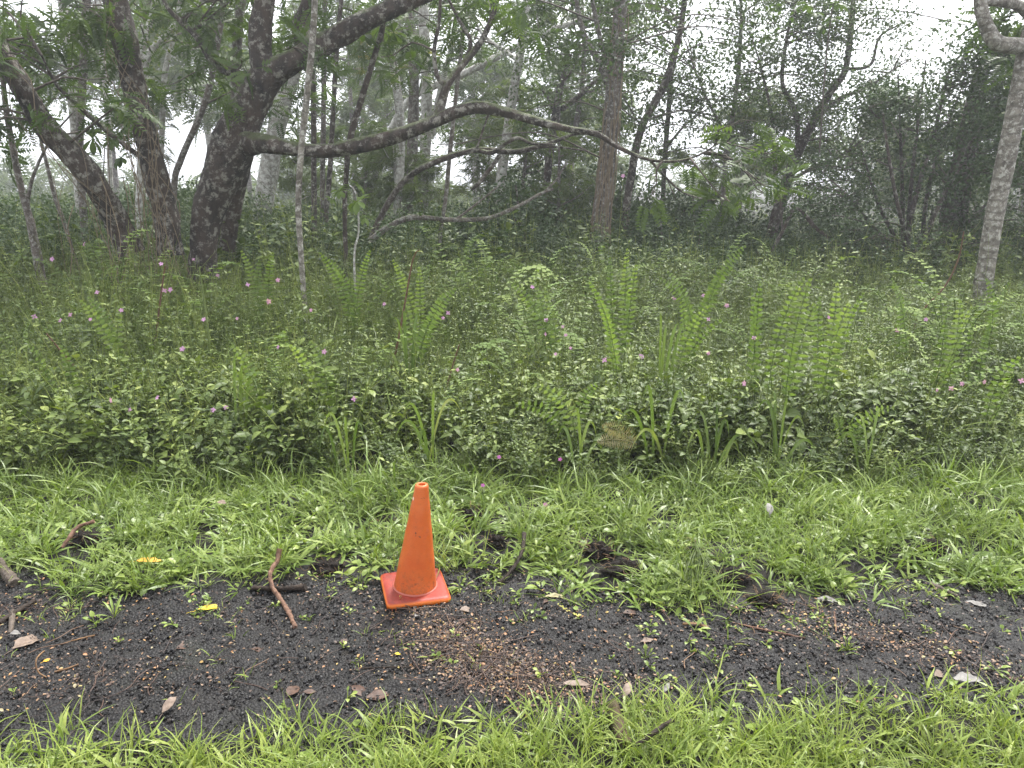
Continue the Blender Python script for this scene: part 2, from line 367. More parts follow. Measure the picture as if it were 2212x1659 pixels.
def rot_rand(rng, N, tilt): return np.stack((rng.normal(0, tilt, N), rng.normal(0, tilt, N), rng.random(N) * 6.283), -1)
def in_view(x, y, margin=0.9): return np.abs(x) < 0.74 * y + margin

# pebbles
rng = np.random.default_rng(3)
def pebble(seed, flat=0.7):
    r = np.random.default_rng(seed); import bmesh
    bm = bmesh.new(); bmesh.ops.create_icosphere(bm, subdivisions=1, radius=1)
    for v in bm.verts: v.co = Vector((v.co.x * r.uniform(0.8, 1.2), v.co.y * r.uniform(0.7, 1.1), v.co.z * flat)) * r.uniform(0.75, 1.15)
    me = bpy.data.meshes.new('pebble'); bm.to_mesh(me); bm.free(); me.materials.append(M_PEB); return me
m, n, l, b = mat('cinder_pebble')
oi = n.new('ShaderNodeObjectInfo')
l.new(ramp(n, l, oi.outputs['Random'], ((0.0, (0.005, 0.0046, 0.0046)), (0.6, (0.011, 0.0103, 0.0106)), (0.85, (0.019, 0.018, 0.019)), (0.93, (0.022, 0.015, 0.011)), (1.0, (0.034, 0.032, 0.03)))), b.inputs['Base Color'])
b.inputs['Roughness'].default_value = 0.5; b.inputs['Specular IOR Level'].default_value = 0.3; M_PEB = m
N = 90000
x = rng.uniform(-3.4, 3.4, N); u = rng.random(N); y0, y1 = front_edge(x) - 0.1, back_edge(x) + 0.1; y = y0 + (y1 - y0) * u
k = (in_view(x, y, 0.5)) & (rng.random(N) < 0.55 + 0.45 * wob(x * 1.3, y * 2))
x, y = x[k], y[k]; N = len(x)
s = 0.0018 + 0.0075 * rng.random(N) ** 4
scatter('cinder_gravel', [pebble(q) for q in range(5)], np.stack((x, y, terrain(x, y) + 0.007), -1), rng.random((N, 3)) * 6.28, s, 'loose black cinder gravel over the track')

# leaf litter: chips and needles
M_LIT = litter_mat('litter_chip', ((0.0, (0.02, 0.012, 0.008)), (0.35, (0.05, 0.027, 0.017)), (0.58, (0.105, 0.06, 0.035)), (0.76, (0.21, 0.125, 0.065)), (0.88, (0.27, 0.12, 0.042)), (0.95, (0.25, 0.20, 0.05)), (1.0, (0.20, 0.17, 0.12))))
def chip(L, w, bend, mt, seed):
    mb = MB(); leaf(mb, np.eye(4), L, w, 3, bend, 0.3, 0.5, np.random.default_rng(seed).random()); me = mb.mesh('chip'); me.materials.append(mt); return me
chips = [chip(1, 0.4, 0.5, M_LIT, 1), chip(1, 0.5, -0.5, M_LIT, 2), chip(1, 0.3, 0.2, M_LIT, 3), chip(1.2, 0.55, 0.9, M_LIT, 4)]
def litter_pts(N, clusters, zoff=0.010, wide=0.0):
    px, py = [], []
    for (cx, cy, sx, sy, ang, wgt) in clusters:
        n_ = int(N * wgt); a, b_ = rng.normal(0, sx, n_), rng.normal(0, sy, n_)
        px.append(cx + a * math.cos(ang) - b_ * math.sin(ang)); py.append(cy + a * math.sin(ang) + b_ * math.cos(ang))
    x, y = np.concatenate(px), np.concatenate(py)
    k = (y > front_edge(x) - 0.08) & (y < back_edge(x) + 0.12); x, y = x[k], y[k]
    return np.stack((x, y, terrain(x, y) + zoff + 0.004 * rng.random(len(x))), -1)
c1, c2, c3, c4, c5 = G(1010, 1400), G(1130, 1470), G(1930, 1390), G(60, 1480), G(20, 1330)
CL = [(c1[0], c1[1], 0.17, 0.06, -0.75, 0.24), (c2[0], c2[1], 0.2, 0.07, -0.3, 0.22), (c3[0], c3[1], 0.30, 0.06, -0.5, 0.14), (c4[0], c4[1], 0.3, 0.07, 0.1, 0.08), (c5[0], c5[1], 0.14, 0.09, 0.3, 0.05), (0.1, 2.2, 1.4, 0.22, 0, 0.4), (0.1, 2.5, 1.6, 0.12, 0, 0.2)]
P = litter_pts(8500, CL)
scatter('leaf_litter', chips, P, rot_rand(rng, len(P), 0.25), 0.006 + 0.014 * rng.random(len(P)) ** 1.8, 'scattered brown and tan leaf chips on the track')
M_NEEDLE = litter_mat('needle_litter', ((0.0, (0.015, 0.008, 0.006)), (0.6, (0.035, 0.018, 0.012)), (0.9, (0.08, 0.04, 0.024)), (1.0, (0.16, 0.09, 0.045))))
needles = []
for q in range(4):
    mb = MB(); r = np.random.default_rng(q + 70)
    tube(mb, smooth_path([(0, 0, 0), (0.35, r.normal(0, 0.05), 0.01), (0.7, r.normal(0, 0.06), 0.005), (1, r.normal(0, 0.1), 0)], [0.014, 0.013, 0.011, 0.006], 0.12)[0], 0.013, 4, r=r.random()); me = mb.mesh('needle'); me.materials.append(M_NEEDLE); needles.append(me)
P = litter_pts(1500, CL[:3] + [(0.1, 2.2, 1.3, 0.2, 0, 0.3), CL[3], CL[4]], 0.012)
scatter('twig_litter', needles, P, rot_rand(rng, len(P), 0.06), 0.03 + 0.10 * rng.random(len(P)) ** 2.5, 'thin brown twig and stalk litter on the track')

# ---------------------------------------------------------------- grass
def tuft(seed, nb, Lr, wr, spread, mt, nseg=4, flat=0.0, raw=False):
    r = np.random.default_rng(seed); mb = MB()
    for q in range(nb):
        a = r.random() * 6.283; L = r.uniform(*Lr); w = r.uniform(*wr); lean = r.uniform(*spread); bend = r.uniform(0.3, 1.5) + flat
        base = np.array((r.normal(0, 0.014), r.normal(0, 0.014), 0)); el = math.pi / 2 - lean
        p = base.copy(); pts = [p.copy()]; e = el
        for _ in range(nseg):
            p = p + (L / nseg) * np.array((math.cos(a) * math.cos(e), math.sin(a) * math.cos(e), math.sin(e))); e -= bend / nseg; a += r.normal(0, 0.12); pts.append(p.copy())
        pts = np.array(pts); pts[:, 2] = np.maximum(pts[:, 2], 0.004); side = np.array((-math.sin(a), math.cos(a), 0)); tw = r.normal(0, 0.5); side = side * math.cos(tw) + np.array((0, 0, 1)) * math.sin(tw)
        s = np.linspace(0, 1, nseg + 1); ww = w * 0.5 * np.clip(np.minimum(0.55 + s * 1.6, (1 - s) * 2.2), 0, 1); ww[-1] = 0.0002
        v = np.stack((pts - side * ww[:, None], pts + side * ww[:, None]), 1).reshape(-1, 3)
        mb.add(v, [(2 * i, 2 * i + 1, 2 * i + 3, 2 * i + 2) for i in range(nseg)], r.random())
    if raw: return mb.arrays()
    me = mb.mesh('tuft'); me.materials.append(mt); return me
def bake(name, protos, P, rot, scl, label, mt, rng):
    """real grass geometry: many tufts in one mesh"""
    mb = MB(); kk = rng.integers(0, len(protos), len(P)); a, b_, c = rot[:, 0], rot[:, 1], rot[:, 2]
    ca, sa, cb, sb, cc, sc = np.cos(a), np.sin(a), np.cos(b_), np.sin(b_), np.cos(c), np.sin(c); z, o = np.zeros_like(a), np.ones_like(a)
    Rx = np.stack((o, z, z, z, ca, -sa, z, sa, ca), -1).reshape(-1, 3, 3); Ry = np.stack((cb, z, sb, z, o, z, -sb, z, cb), -1).reshape(-1, 3, 3); Rz = np.stack((cc, -sc, z, sc, cc, z, z, z, o), -1).reshape(-1, 3, 3)
    M = np.zeros((len(P), 4, 4)); M[:, :3, :3] = Rx @ Ry @ Rz * np.asarray(scl)[:, None, None]; M[:, :3, 3] = P; M[:, 3, 3] = 1
    for q in range(len(protos)): mb.tile(protos[q], M[kk == q], rng)
    return tag(obj(name, mb.mesh(name), mt), label, None, None, 'stuff')
def rosette(seed, nl, Lr, wfrac, mt, el=(0.2, 0.9), stem=0.03, shape=0.5, raw=False):
    r = np.random.default_rng(seed); mb = MB()
    for q in range(nl):
        a = r.random() * 6.283; e = r.uniform(*el); d = np.array((math.cos(a) * math.cos(e), math.sin(a) * math.cos(e), math.sin(e)))
        L = r.uniform(*Lr); b0 = np.array((0, 0, 0.004)); p1 = b0 + d * stem * r.uniform(0.4, 1.3)
        tube(mb, np.array((b0, (b0 + p1) / 2, p1)), 0.0012, 3, r=0.7, cap=False)
        d2 = d + np.array((0, 0, -0.5 * r.random())); leaf(mb, frame(p1, d2, roll=r.normal(0, 0.3)), L, L * wfrac * r.uniform(0.8, 1.2), 4, r.uniform(0.1, 0.9), 0.2, shape, r.random())
    if raw: return mb.arrays()
    me = mb.mesh('rosette'); me.materials.append(mt); return me
rng = np.random.default_rng(11)
# front lawn strip
lawn = [tuft(100 + q, 10, (0.06, 0.16), (0.0026, 0.0055), (0.05, 0.85), M_LAWN, 4, raw=True) for q in range(7)] + [tuft(120 + q, 7, (0.05, 0.11), (0.006, 0.011), (0.3, 1.25), M_LAWN, 4, raw=True) for q in range(5)] + [rosette(140 + q, 5, (0.025, 0.05), 0.62, M_LAWN, raw=True) for q in range(1)]
N = 8000
x = rng.uniform(-2.4, 2.4, N); y = rng.uniform(1.1, 2.25, N)
e = front_edge(x) + 0.06 * wob(x * 2, y) + 0.02 * wob(x * 7, y)
k = (rng.random(N) < np.clip((e - y) / 0.2 + 0.12, 0, 1) * (0.72 + 0.35 * wob(x * 3, y * 4))) & (y < e + 0.06); x, y = x[k], y[k]
bake('lawn_grass', lawn, np.stack((x, y, terrain(x, y) - 0.004), -1), rot_rand(rng, len(x), 0.15), rng.uniform(0.55, 1.15, len(x)), 'bright green mown grass in front of the gravel track', M_LAWN, rng)
# verge
BARE = [(G(190, 1185), 0.12), (G(1020, 1135), 0.10), (G(1310, 1225), 0.17), (G(1650, 1305), 0.10), (G(1330, 1095), 0.12), (G(700, 1235), 0.12), (G(1075, 1195), 0.11), (G(1580, 1270), 0.12), (G(2010, 1200), 0.10), (G(830, 1130), 0.09), (G(1130, 1260), 0.12), (G(1420, 1150), 0.07), (G(1840, 1230), 0.08), (G(430, 1195), 0.07), (G(1700, 1170), 0.06)]
verge = [tuft(200 + q, 8, (0.07, 0.15), (0.008, 0.014), (0.7, 1.5), M_GRASS, 4, raw=True) for q in range(7)] + [tuft(220 + q, 9, (0.09, 0.22), (0.0025, 0.005), (0.1, 1.0), M_GRASS, 4, raw=True) for q in range(4)] + [rosette(240 + q, 6, (0.03, 0.06), 0.5, M_GRASS, (0.2, 1.1), 0.05, raw=True) for q in range(2)]
N = 12000
x = rng.uniform(-3.5, 3.5, N); y = rng.uniform(2.2, 3.65, N)
e = back_edge(x) + 0.09 * wob(x * 1.5, y * 1.2) + 0.03 * wob(x * 6, y)
d = np.clip((y - e) / 0.2 + 0.05, 0, 1) * (0.66 + 0.5 * wob(x * 1.6 + 2, y * 2.0))
for (c, r) in BARE: d = np.where(np.hypot(x - c[0], (y - c[1])) < r, d * 0.10, d)
cone_c = np.array((-0.369, 2.527)); d = np.where(np.hypot(x - cone_c[0], y - cone_c[1]) < 0.17, 0, d)
k = (rng.random(N) < d) & in_view(x, y, 0.6); x, y = x[k], y[k]
bake('verge_grass', verge, np.stack((x, y, terrain(x, y) - 0.004), -1), rot_rand(rng, len(x), 0.22), rng.uniform(0.6, 1.2, len(x)) * (1 - 0.1 * np.clip((y - 3.1) / 0.5, 0, 1)), 'broad-bladed green grass and weeds on the verge behind the cone', M_GRASS, rng)
# taller grass fringe where the verge meets the undergrowth
fringe = [tuft(250 + q, 8, (0.14, 0.30), (0.004, 0.010), (0.1, 0.9), M_GRASS, 6, 0.5, raw=True) for q in range(6)]
N = 700; x = rng.uniform(-3.6, 3.6, N); y = 3.46 + 0.12 * rng.normal(0, 1, N) + 0.1 * wob(x, x)
k = (rng.random(N) < 0.5 + 0.5 * wob(x * 1.4, y)) & (y > 3.1); x, y = x[k], y[k]
bake('tall_grass', fringe, np.stack((x, y, terrain(x, y) - 0.004), -1), rot_rand(rng, len(x), 0.15), rng.uniform(0.6, 1.15, len(x)), 'taller grass fringe along the foot of the undergrowth', M_GRASS, rng)
# seedlings on the gravel
seed_p = [tuft(260 + q, 5, (0.025, 0.06), (0.002, 0.004), (0.2, 1.1), M_LAWN) for q in range(3)] + [rosette(270 + q, 5, (0.012, 0.024), 0.5, M_LAWN, (0.2, 1.0), 0.014) for q in range(4)]
N = 900
x = rng.uniform(-2.6, 2.8, N); u = rng.random(N); u = np.where(rng.random(N) < 0.55, 1 - 0.35 * u ** 1.5, u); y0, y1 = front_edge(x), back_edge(x) + 0.1; y = y0 + (y1 - y0) * u
k = (np.hypot(x - cone_c[0], y - cone_c[1]) > 0.16) & (rng.random(N) < 0.5 + 0.5 * wob(x * 1.7, y * 2)); x, y = x[k], y[k]
scatter('small_weeds', seed_p, np.stack((x, y, terrain(x, y) + 0.005), -1), rot_rand(rng, len(x), 0.2), rng.uniform(0.6, 1.3, len(x)), 'tiny green seedlings sprouting from the gravel')

# ---------------------------------------------------------------- undergrowth
def herb(seed, H, nstem, pairs, Lr, wf, mt, spread=0.25, topbright=True):
    """a leafy herb: several stems with opposite pairs of lanceolate leaves"""
    r = np.random.default_rng(seed); mb = MB()
    for s_ in range(nstem):
        a = r.random() * 6.283; sp = abs(r.normal(0, spread)); h = H * r.uniform(0.65, 1.05)
        pts = [np.array((r.normal(0, 0.02), r.normal(0, 0.02), 0.0))]
        for q in range(1, 5):
            t = q / 4; pts.append(np.array((math.cos(a), math.sin(a), 0)) * sp * h * t ** 1.3 + np.array((r.normal(0, 0.01), r.normal(0, 0.01), h * t)))
        pp, _ = smooth_path(pts, [1] * 5, h / 10)
        tube(mb, pp, np.linspace(0.0030, 0.0012, len(pp)), 3, r=0.9, cap=False)
        ph = r.random() * 3.14
        for q in range(pairs):
            t = 0.22 + 0.78 * (q + 0.5 * r.random()) / pairs; i = min(int(t * (len(pp) - 1)), len(pp) - 2); p = pp[i]
            ang = ph + q * 1.571 + r.normal(0, 0.25); sz = (1.0 - 0.55 * max(0, (t - 0.75) / 0.25)) * r.uniform(0.7, 1.15)
            for sd_ in (0, math.pi):
                e = r.uniform(-0.1, 0.7); d = np.array((math.cos(ang + sd_) * math.cos(e), math.sin(ang + sd_) * math.cos(e), math.sin(e))); L = r.uniform(*Lr) * sz
                leaf(mb, frame(p + d * 0.008, d, roll=r.normal(0, 0.25)), L, L * wf * r.uniform(0.85, 1.2), 4, r.uniform(0.2, 1.1), 0.3, 0.42, np.clip(0.15 + 0.5 * r.random() + (0.3 if t > 0.88 else 0), 0, 1))
    me = mb.mesh('herb'); me.materials.append(mt); return me
rng = np.random.default_rng(21)
def fern_plant(seed, nf, L, wid):
    r = np.random.default_rng(seed); mb = MB()
    for q in range(nf):
        a = r.random() * 6.283; LL = L * r.uniform(0.7, 1.1); out = r.uniform(0.25, 0.75); d = np.array((math.cos(a), math.sin(a), 0)); npair = 14
        t = np.linspace(0, 1, 20)[:, None]; P1 = d * LL * out + np.array((0, 0, LL * (1 - out * 0.55))); md = d * LL * out * 0.25 + np.array((0, 0, LL * 0.85)); path = 2 * t * (1 - t) * md + t ** 2 * P1
        tube(mb, path[::3], 0.002, 3, r=0.4, cap=False); T = norm(np.gradient(path, axis=0)); side = norm(np.cross(T, np.array((0, 0, 1.0)) + d * 0.01)); fr_ = r.random()
        for k in range(npair):
            s_ = 0.28 + 0.72 * (k + 0.5) / npair; i = min(19, int(s_ * 19)); p = path[i]; q_ = (s_ - 0.28) / 0.72; ln = wid * min(1.0, 0.45 + q_ * 2.4) * (1 - q_ ** 2.4) ** 0.8 + 0.005
            for sd_ in (-1, 1): leaf(mb, frame(p, side[i] * sd_ + T[i] * 0.15, roll=r.normal(0, 0.2)), ln, LL / npair * 0.5, 2, 0.35, 0.1, 0.35, np.clip(0.25 + 0.45 * fr_ + 0.2 * q_, 0, 1))
    me = mb.mesh('fern'); me.materials.append(M_FERN); return me
herbs = [herb(300 + q, 0.85, 5, 9, (0.05, 0.085), 0.28, M_HERB, 0.3) for q in range(4)] + [herb(320 + q, 0.85, 6, 11, (0.035, 0.06), 0.30, M_HERB, 0.38) for q in range(4)] + [herb(340 + q, 0.85, 3, 7, (0.07, 0.11), 0.42, M_HERB, 0.3) for q in range(1)]
spires = [herb(350 + q, 0.95, 2, 9, (0.035, 0.07), 0.26, M_HERB, 0.22) for q in range(4)]
low = [herb(360 + q, 0.45, 4, 6, (0.05, 0.10), 0.32, M_HERB, 0.45) for q in range(5)] + [herb(370 + q, 0.45, 3, 5, (0.07, 0.12), 0.46, M_HERB, 0.5) for q in range(2)] + [herb(375 + q, 0.45, 5, 8, (0.03, 0.055), 0.32, M_HERB, 0.4) for q in range(4)]
def undergrowth_pts(N, y0, y1, edge=True):
    y = y0 + (y1 - y0) * rng.random(N); x = (rng.random(N) * 2 - 1) * (0.74 * y + 1.0)
    k = rng.random(N) < (0.74 * y + 1) / (0.74 * y1 + 1)
    if edge: k &= y > 3.50 + 0.15 * wob(x * 0.8, x * 0.6 + 1) + 0.06 * wob(x * 3, x)
    return x[k], y[k]
def lumpy(x, y): return 1 + 0.16 * wob(x * 0.55, y * 0.45) + 0.10 * wob(x * 1.3 + 4, y * 1.1)
x, y = undergrowth_pts(5600, 4.1, 9.5)
h = canopy(x, y) * lumpy(x, y) * rng.uniform(0.6, 1.12, len(x))
scatter('leafy_undergrowth', herbs, np.stack((x, y, np.zeros(len(x)) - 0.01), -1), rot_rand(rng, len(x), 0.16), h / 0.88, 'dense leafy green herb undergrowth behind the grass verge')
x, y = undergrowth_pts(1000, 4.0, 9.0)
h = canopy(x, y) * lumpy(x, y) * rng.uniform(1.0, 1.38, len(x))
scatter('stemmy_undergrowth', spires, np.stack((x, y, np.zeros(len(x)) - 0.01), -1), rot_rand(rng, len(x), 0.16), h / 0.95, 'leafy stems standing taller than the rest of the undergrowth')
x, y = undergrowth_pts(1700, 3.4, 4.7)
h = canopy(x, y) * lumpy(x, y) * rng.uniform(0.6, 1.15, len(x))
scatter('low_weeds', low, np.stack((x, y, np.zeros(len(x)) - 0.01), -1), rot_rand(rng, len(x), 0.2), np.clip(h / 0.47, 0.5, 1.3), 'broad-leaved weeds along the front of the undergrowth')
# small ferns massed through it
fern_p = [fern_plant(390 + q, 5, 0.8, 0.065) for q in range(4)]
x, y = undergrowth_pts(520, 3.75, 8.5); g = rng.random(len(x)) < np.where(x > -0.1 * y, 0.6, 0.22) * (0.6 + 0.5 * wob(x * 0.9, y)); x, y = x[g], y[g]
scatter('fern_undergrowth', fern_p, np.stack((x, y, np.zeros(len(x))), -1), rot_rand(rng, len(x), 0.12), canopy(x, y) * lumpy(x, y) * rng.uniform(1.0, 1.45, len(x)) / 0.75, 'mass of small ferns growing through the undergrowth')
# thin long grass in the undergrowth
long_g = [tuft(380 + q, 7, (0.5, 1.0), (0.008, 0.017), (0.05, 0.5), M_GRASS, 8, 0.9) for q in range(5)]
x, y = undergrowth_pts(700, 3.45, 7.5)
g = rng.random(len(x)) < np.where(x > 0.1, 0.75, 0.4); x, y = x[g], y[g]
scatter('long_grass', long_g, np.stack((x, y, np.zeros(len(x))), -1), rot_rand(rng, len(x), 0.1), canopy(x, y) * rng.uniform(0.8, 1.35, len(x)), 'long arching grass blades growing through the undergrowth')
wisp = [tuft(385 + q, 6, (0.6, 1.1), (0.0022, 0.005), (0.05, 0.6), M_GRASS, 7, 0.5) for q in range(4)]
x, y = undergrowth_pts(900, 3.5, 7.5)
scatter('wispy_grass', wisp, np.stack((x, y, np.zeros(len(x))), -1), rot_rand(rng, len(x), 0.12), canopy(x, y) * rng.uniform(0.8, 1.3, len(x)), 'thin wiry grass stems threading the undergrowth')

# ---------------------------------------------------------------- foliage sprays for the trees
def feather_spray(seed, nleaf, L, pairs, lf):
    r = np.random.default_rng(seed); mb = MB()
    for q in range(nleaf):
        a = r.random() * 6.283; e = r.normal(0.0, 0.45); d = np.array((math.cos(a) * math.cos(e), math.sin(a) * math.cos(e), math.sin(e)))
        LL = L * r.uniform(0.7, 1.15); M = frame((r.normal(0, 0.05), r.normal(0, 0.05), r.normal(0, 0.05)), d, roll=r.normal(0, 0.4))
        v, f = [], []; rr = r.random()
        for k in range(pairs):
            t = 0.18 + 0.82 * (k + 0.5) / pairs; x0 = LL * t; z0 = -LL * 0.35 * t * t
            ln = lf * (0.65 + 0.6 * math.sin(math.pi * (0.15 + 0.8 * t))) * 0.9; w = ln * 0.24
            for sd_ in (-1, 1):
                b = len(v); dz = -0.25 * ln + r.normal(0, 0.1) * ln; fx = 0.45 * ln
                v += [(x0, 0, z0), (x0 + fx * 0.5 - w, sd_ * ln * 0.5, z0 + dz * 0.35), (x0 + fx, sd_ * ln, z0 + dz), (x0 + fx * 0.5 + w, sd_ * ln * 0.5, z0 + dz * 0.35)]
                f.append((b, b + 1, b + 2, b + 3))
        v = np.array(v) @ M[:3, :3].T + M[:3, 3]; mb.add(v, f, rr)
        mb.add((np.array([(0, -0.002, 0), (0, 0.002, 0), (LL * 0.6, 0.001, -LL * 0.126), (LL, 0, -LL * 0.35)])) @ M[:3, :3].T + M[:3, 3], [(0, 1, 2, 3)], rr)
    return mb.arrays()
def leaf_spray(seed, nleaf, R_, L, wf, n=2):
    r = np.random.default_rng(seed); mb = MB()
    for q in range(nleaf):
        d = norm(r.normal(0, 1, 3)); d[2] = d[2] * 0.6 + 0.1; p = norm(r.normal(0, 1, 3)) * R_ * r.random() ** 0.5
        leaf(mb, frame(p, d, roll=r.normal(0, 0.4)), L * r.uniform(0.7, 1.2), L * wf * r.uniform(0.8, 1.2), n, r.uniform(0, 0.6), 0.25, 0.5, r.random())
    return mb.arrays()
FEATHER = [feather_spray(500 + q, 4, 0.27, 8, 0.058) for q in range(5)]
FEATHER_FAR = [feather_spray(520 + q, 6, 0.55, 6, 0.12) for q in range(4)]
SMALL = [leaf_spray(540 + q, 22, 0.17, 0.062, 0.5) for q in range(4)]
TULIP = [leaf_spray(560 + q, 20, 0.22, 0.10, 0.36) for q in range(4)]

def crown_into(leaves, twigs, blobs, stems, kinds, rng, smin=0.8, smax=1.25, tilt=0.45, twig_r=0.009, skip_main=False):
    S = np.concatenate(stems) if stems else None
    for (c, r, ns) in blobs:
        c = np.asarray(c, float); r = np.asarray(r if np.ndim(r) else (r, r, r * 0.6), float)
        P = norm(rng.normal(0, 1, (ns, 3))) * (rng.random((ns, 1)) ** 0.45) * r + c
        kk = rng.integers(0, len(kinds), ns)
        for q in range(len(kinds)):
            sel = P[kk == q]
            if len(sel): leaves.tile(kinds[q], rand_mats(rng, sel, smin, smax, tilt), rng)
        if S is not None:
            dd = np.linalg.norm(S - c, axis=1) + 1.2 * np.clip(S[:, 2] - c[2], 0, 9)
            p0 = S[np.argmin(dd)]
            mid = (p0 + c) / 2 + np.array((rng.normal(0, 0.08), rng.normal(0, 0.08), 0.12 * np.linalg.norm(c - p0)))
            path, rad = smooth_path([p0, mid, c, c + norm(c - p0) * r * 0.5], [twig_r * 1.6, twig_r, twig_r * 0.6, twig_r * 0.3], 0.15)
            tube(twigs, path, rad, 4, cap=False)
            for q in range(min(ns, max(2, ns // 3))):
                a = path[rng.integers(len(path) // 3, len(path))]; e = P[q]
                pm = (a + e) / 2 + rng.normal(0, 0.03, 3) + np.array((0, 0, 0.03))
                tube(twigs, np.array((a, pm, e)), (twig_r * 0.4, twig_r * 0.3, twig_r * 0.15), 3, cap=False)

def build_tree(name, label, cat, Y, stems, bark, blobs=(), kinds=None, leafmat=None, group=None, rough=0.06, ground=True, seed=0, sides=12, auto=None, smin=0.8, smax=1.25, twig_r=0.009, stem_names=None):
    """stems: lists of (px, py, width px [, extra distance]); the first is the trunk and is carried down to the ground"""
    rng = np.random.default_rng(1000 + seed)
    paths = []
    for st in stems:
        pts = [W(p[0], p[1], Y + (p[3] if len(p) > 3 else 0)) for p in st]
        rad = [p[2] * 0.5 * depth(p[0], p[1], Y + (p[3] if len(p) > 3 else 0)) / FOC for p in st]
        paths.append([pts, rad])
    if ground:
        p, r = paths[0][0][0], paths[0][1][0]; p1 = paths[0][0][1]
        dirn = (p - p1) / max(1e-3, p1[2] - p[2]); drop = p[2] + 0.12
        g = p + dirn * drop * 0.35; g[2] = -0.12
        paths[0][0].insert(0, g); paths[0][1].insert(0, r * 1.3)
    root = paths[0][0][0].copy(); root[2] = 0
    t = empty(name, root); tag(t, label, cat, group)
    sm = []
    for k, (pts, rad) in enumerate(paths):
        pp, rr = smooth_path(pts, rad, max(0.04, np.mean(rad) * (0.35 if sides > 20 else 0.7))); sm.append(pp)
        mb = MB(); tube(mb, pp, rr, sides if rr.max() > 0.04 else 7, rough, rng)
        obj((stem_names[k] if stem_names else ('trunk' if k == 0 else 'limb')), mb.mesh('stem', True, root), bark, t)
    lv, tw = MB(), MB()
    allb = [(W(b[0], b[1], Y + b[4]) if len(b) > 4 else W(b[0], b[1], Y), b[2], b[3]) for b in blobs]
    if auto:                                   # blobs strewn round the upper parts of the stems
        n_, zmin, off, r_, ns = auto; n_ = int(n_ * 0.6); ns = int(ns * 0.7)
        S = np.concatenate(sm); S = S[S[:, 2] > zmin]
        for q in range(n_):
            s = S[rng.integers(len(S))]; o_ = rng.normal(0, 1, 3) * off; o_[2] = abs(o_[2]) * 0.5 - 0.1
            allb.append((s + o_, np.array((r_, r_, r_ * 0.45)) * rng.uniform(0.7, 1.3), ns))
    if allb and kinds:
        crown_into(lv, tw, allb, sm, kinds, rng, smin, smax, twig_r=twig_r)
        tag(obj('crown', lv.mesh('crown', True, root), leafmat, t), kind='stuff')
        tag(obj('twigs', tw.mesh('twigs', True, root), M_TWIG, t), kind='stuff')
    return t, sm

# ---------------------------------------------------------------- the big three-stemmed tree
BIG_Y = 8.0
big = [
 [(440, 545, 58), (446, 473, 62), (462, 420, 70), (486, 364, 84), (506, 310, 84), (527, 255, 76), (552, 205, 71), (574, 162, 67)],                  # right stem
 [(572, 168, 54), (562, 112, 46), (565, 50, 45), (572, -10, 44), (576, -120, 40), (600, -330, 30, 0.5), (640, -560, 14, 1)],                       # upright fork
 [(574, 172, 60), (612, 143, 52), (660, 118, 48), (715, 88, 45), (775, 52, 43), (840, 22, 39), (900, -4, 36), (985, -50, 30), (1100, -130, 23), (1250, -230, 12)],   # upper right limb
 [(516, 312, 54), (566, 310, 40, -0.25), (625, 320, 29, -0.35), (700, 326, 29, -0.4), (780, 314, 31, -0.5), (860, 292, 30, -0.6), (930, 266, 28, -0.6), (985, 243, 26, -0.6), (1032, 231, 26, -0.6), (1085, 241, 21, -0.6), (1160, 262, 18, -0.7), (1230, 279, 15, -0.8), (1290, 290, 12, -0.9), (1335, 318, 9, -0.9), (1400, 344, 7, -1), (1460, 348, 6, -1.1), (1510, 335, 4, -1.1), (1545, 314, 3, -1.1)],  # long low limb
 [(368, 550, 58, -0.3), (362, 500, 54, -0.3), (353, 437, 50, -0.3), (322, 327, 47, -0.35), (304, 250, 47, -0.4), (289, 182, 47, -0.4), (270, 90, 49, -0.5), (250, 0, 50, -0.5), (222, -120, 42, -0.6), (195, -300, 30, -0.8), (155, -520, 12, -1)],  # middle stem
 [(282, 545, 54, -0.5), (247, 466, 52, -0.6), (207, 400, 50, -0.8), (156, 335, 49, -0.9), (98, 273, 46, -1.0), (55, 204, 44, -1.1), (12, 130, 42, -1.2), (-50, 20, 36, -1.3), (-140, -120, 26, -1.4), (-200, -280, 10, -1.5)],  # left stem
 [(660, 105, 38, 0.2), (648, 60, 36, 0.4), (668, 5, 34, 0.5), (690, -80, 30, 0.6), (700, -240, 20, 0.8)],                                             # rear upright
 [(945, 255, 22, -0.6), (955, 218, 20, -0.5), (968, 180, 17, -0.5), (1000, 140, 14, -0.4), (1040, 88, 12, -0.3), (1062, 40, 11, -0.2), (1080, -20, 8, -0.1), (1110, -120, 5)],
 [(966, 185, 14, -0.5), (945, 165, 11, -0.5), (938, 110, 9, -0.5), (948, 50, 8, -0.5), (952, -20, 6, -0.5)],
 [(985, 160, 12, -0.45), (1010, 118, 10, -0.3), (1015, 85, 9, -0.3), (990, 40, 8, -0.2), (965, -10, 6, -0.2)],
 [(505, 158, 17, 0.2), (478, 150, 15, 0.3), (455, 128, 14, 0.4), (425, 80, 13, 0.4), (395, 50, 12, 0.5), (365, 20, 10, 0.5), (345, -20, 8, 0.6)],
 [(345, 365, 12, -0.3), (292, 330, 12, -0.35), (225, 278, 11, -0.4), (165, 225, 10, -0.5), (120, 180, 7, -0.6), (90, 120, 4, -0.7)],
 [(488, 540, 34, 0.5), (503, 450, 36, 0.5), (522, 370, 34, 0.4), (542, 300, 28, 0.2)],
]
rng = np.random.default_rng(77)
bl = []
for q in range(17): bl.append((rng.uniform(-80, 260), rng.uniform(-20, 330), 0.45, 3, rng.uniform(-1.7, 0.4)))
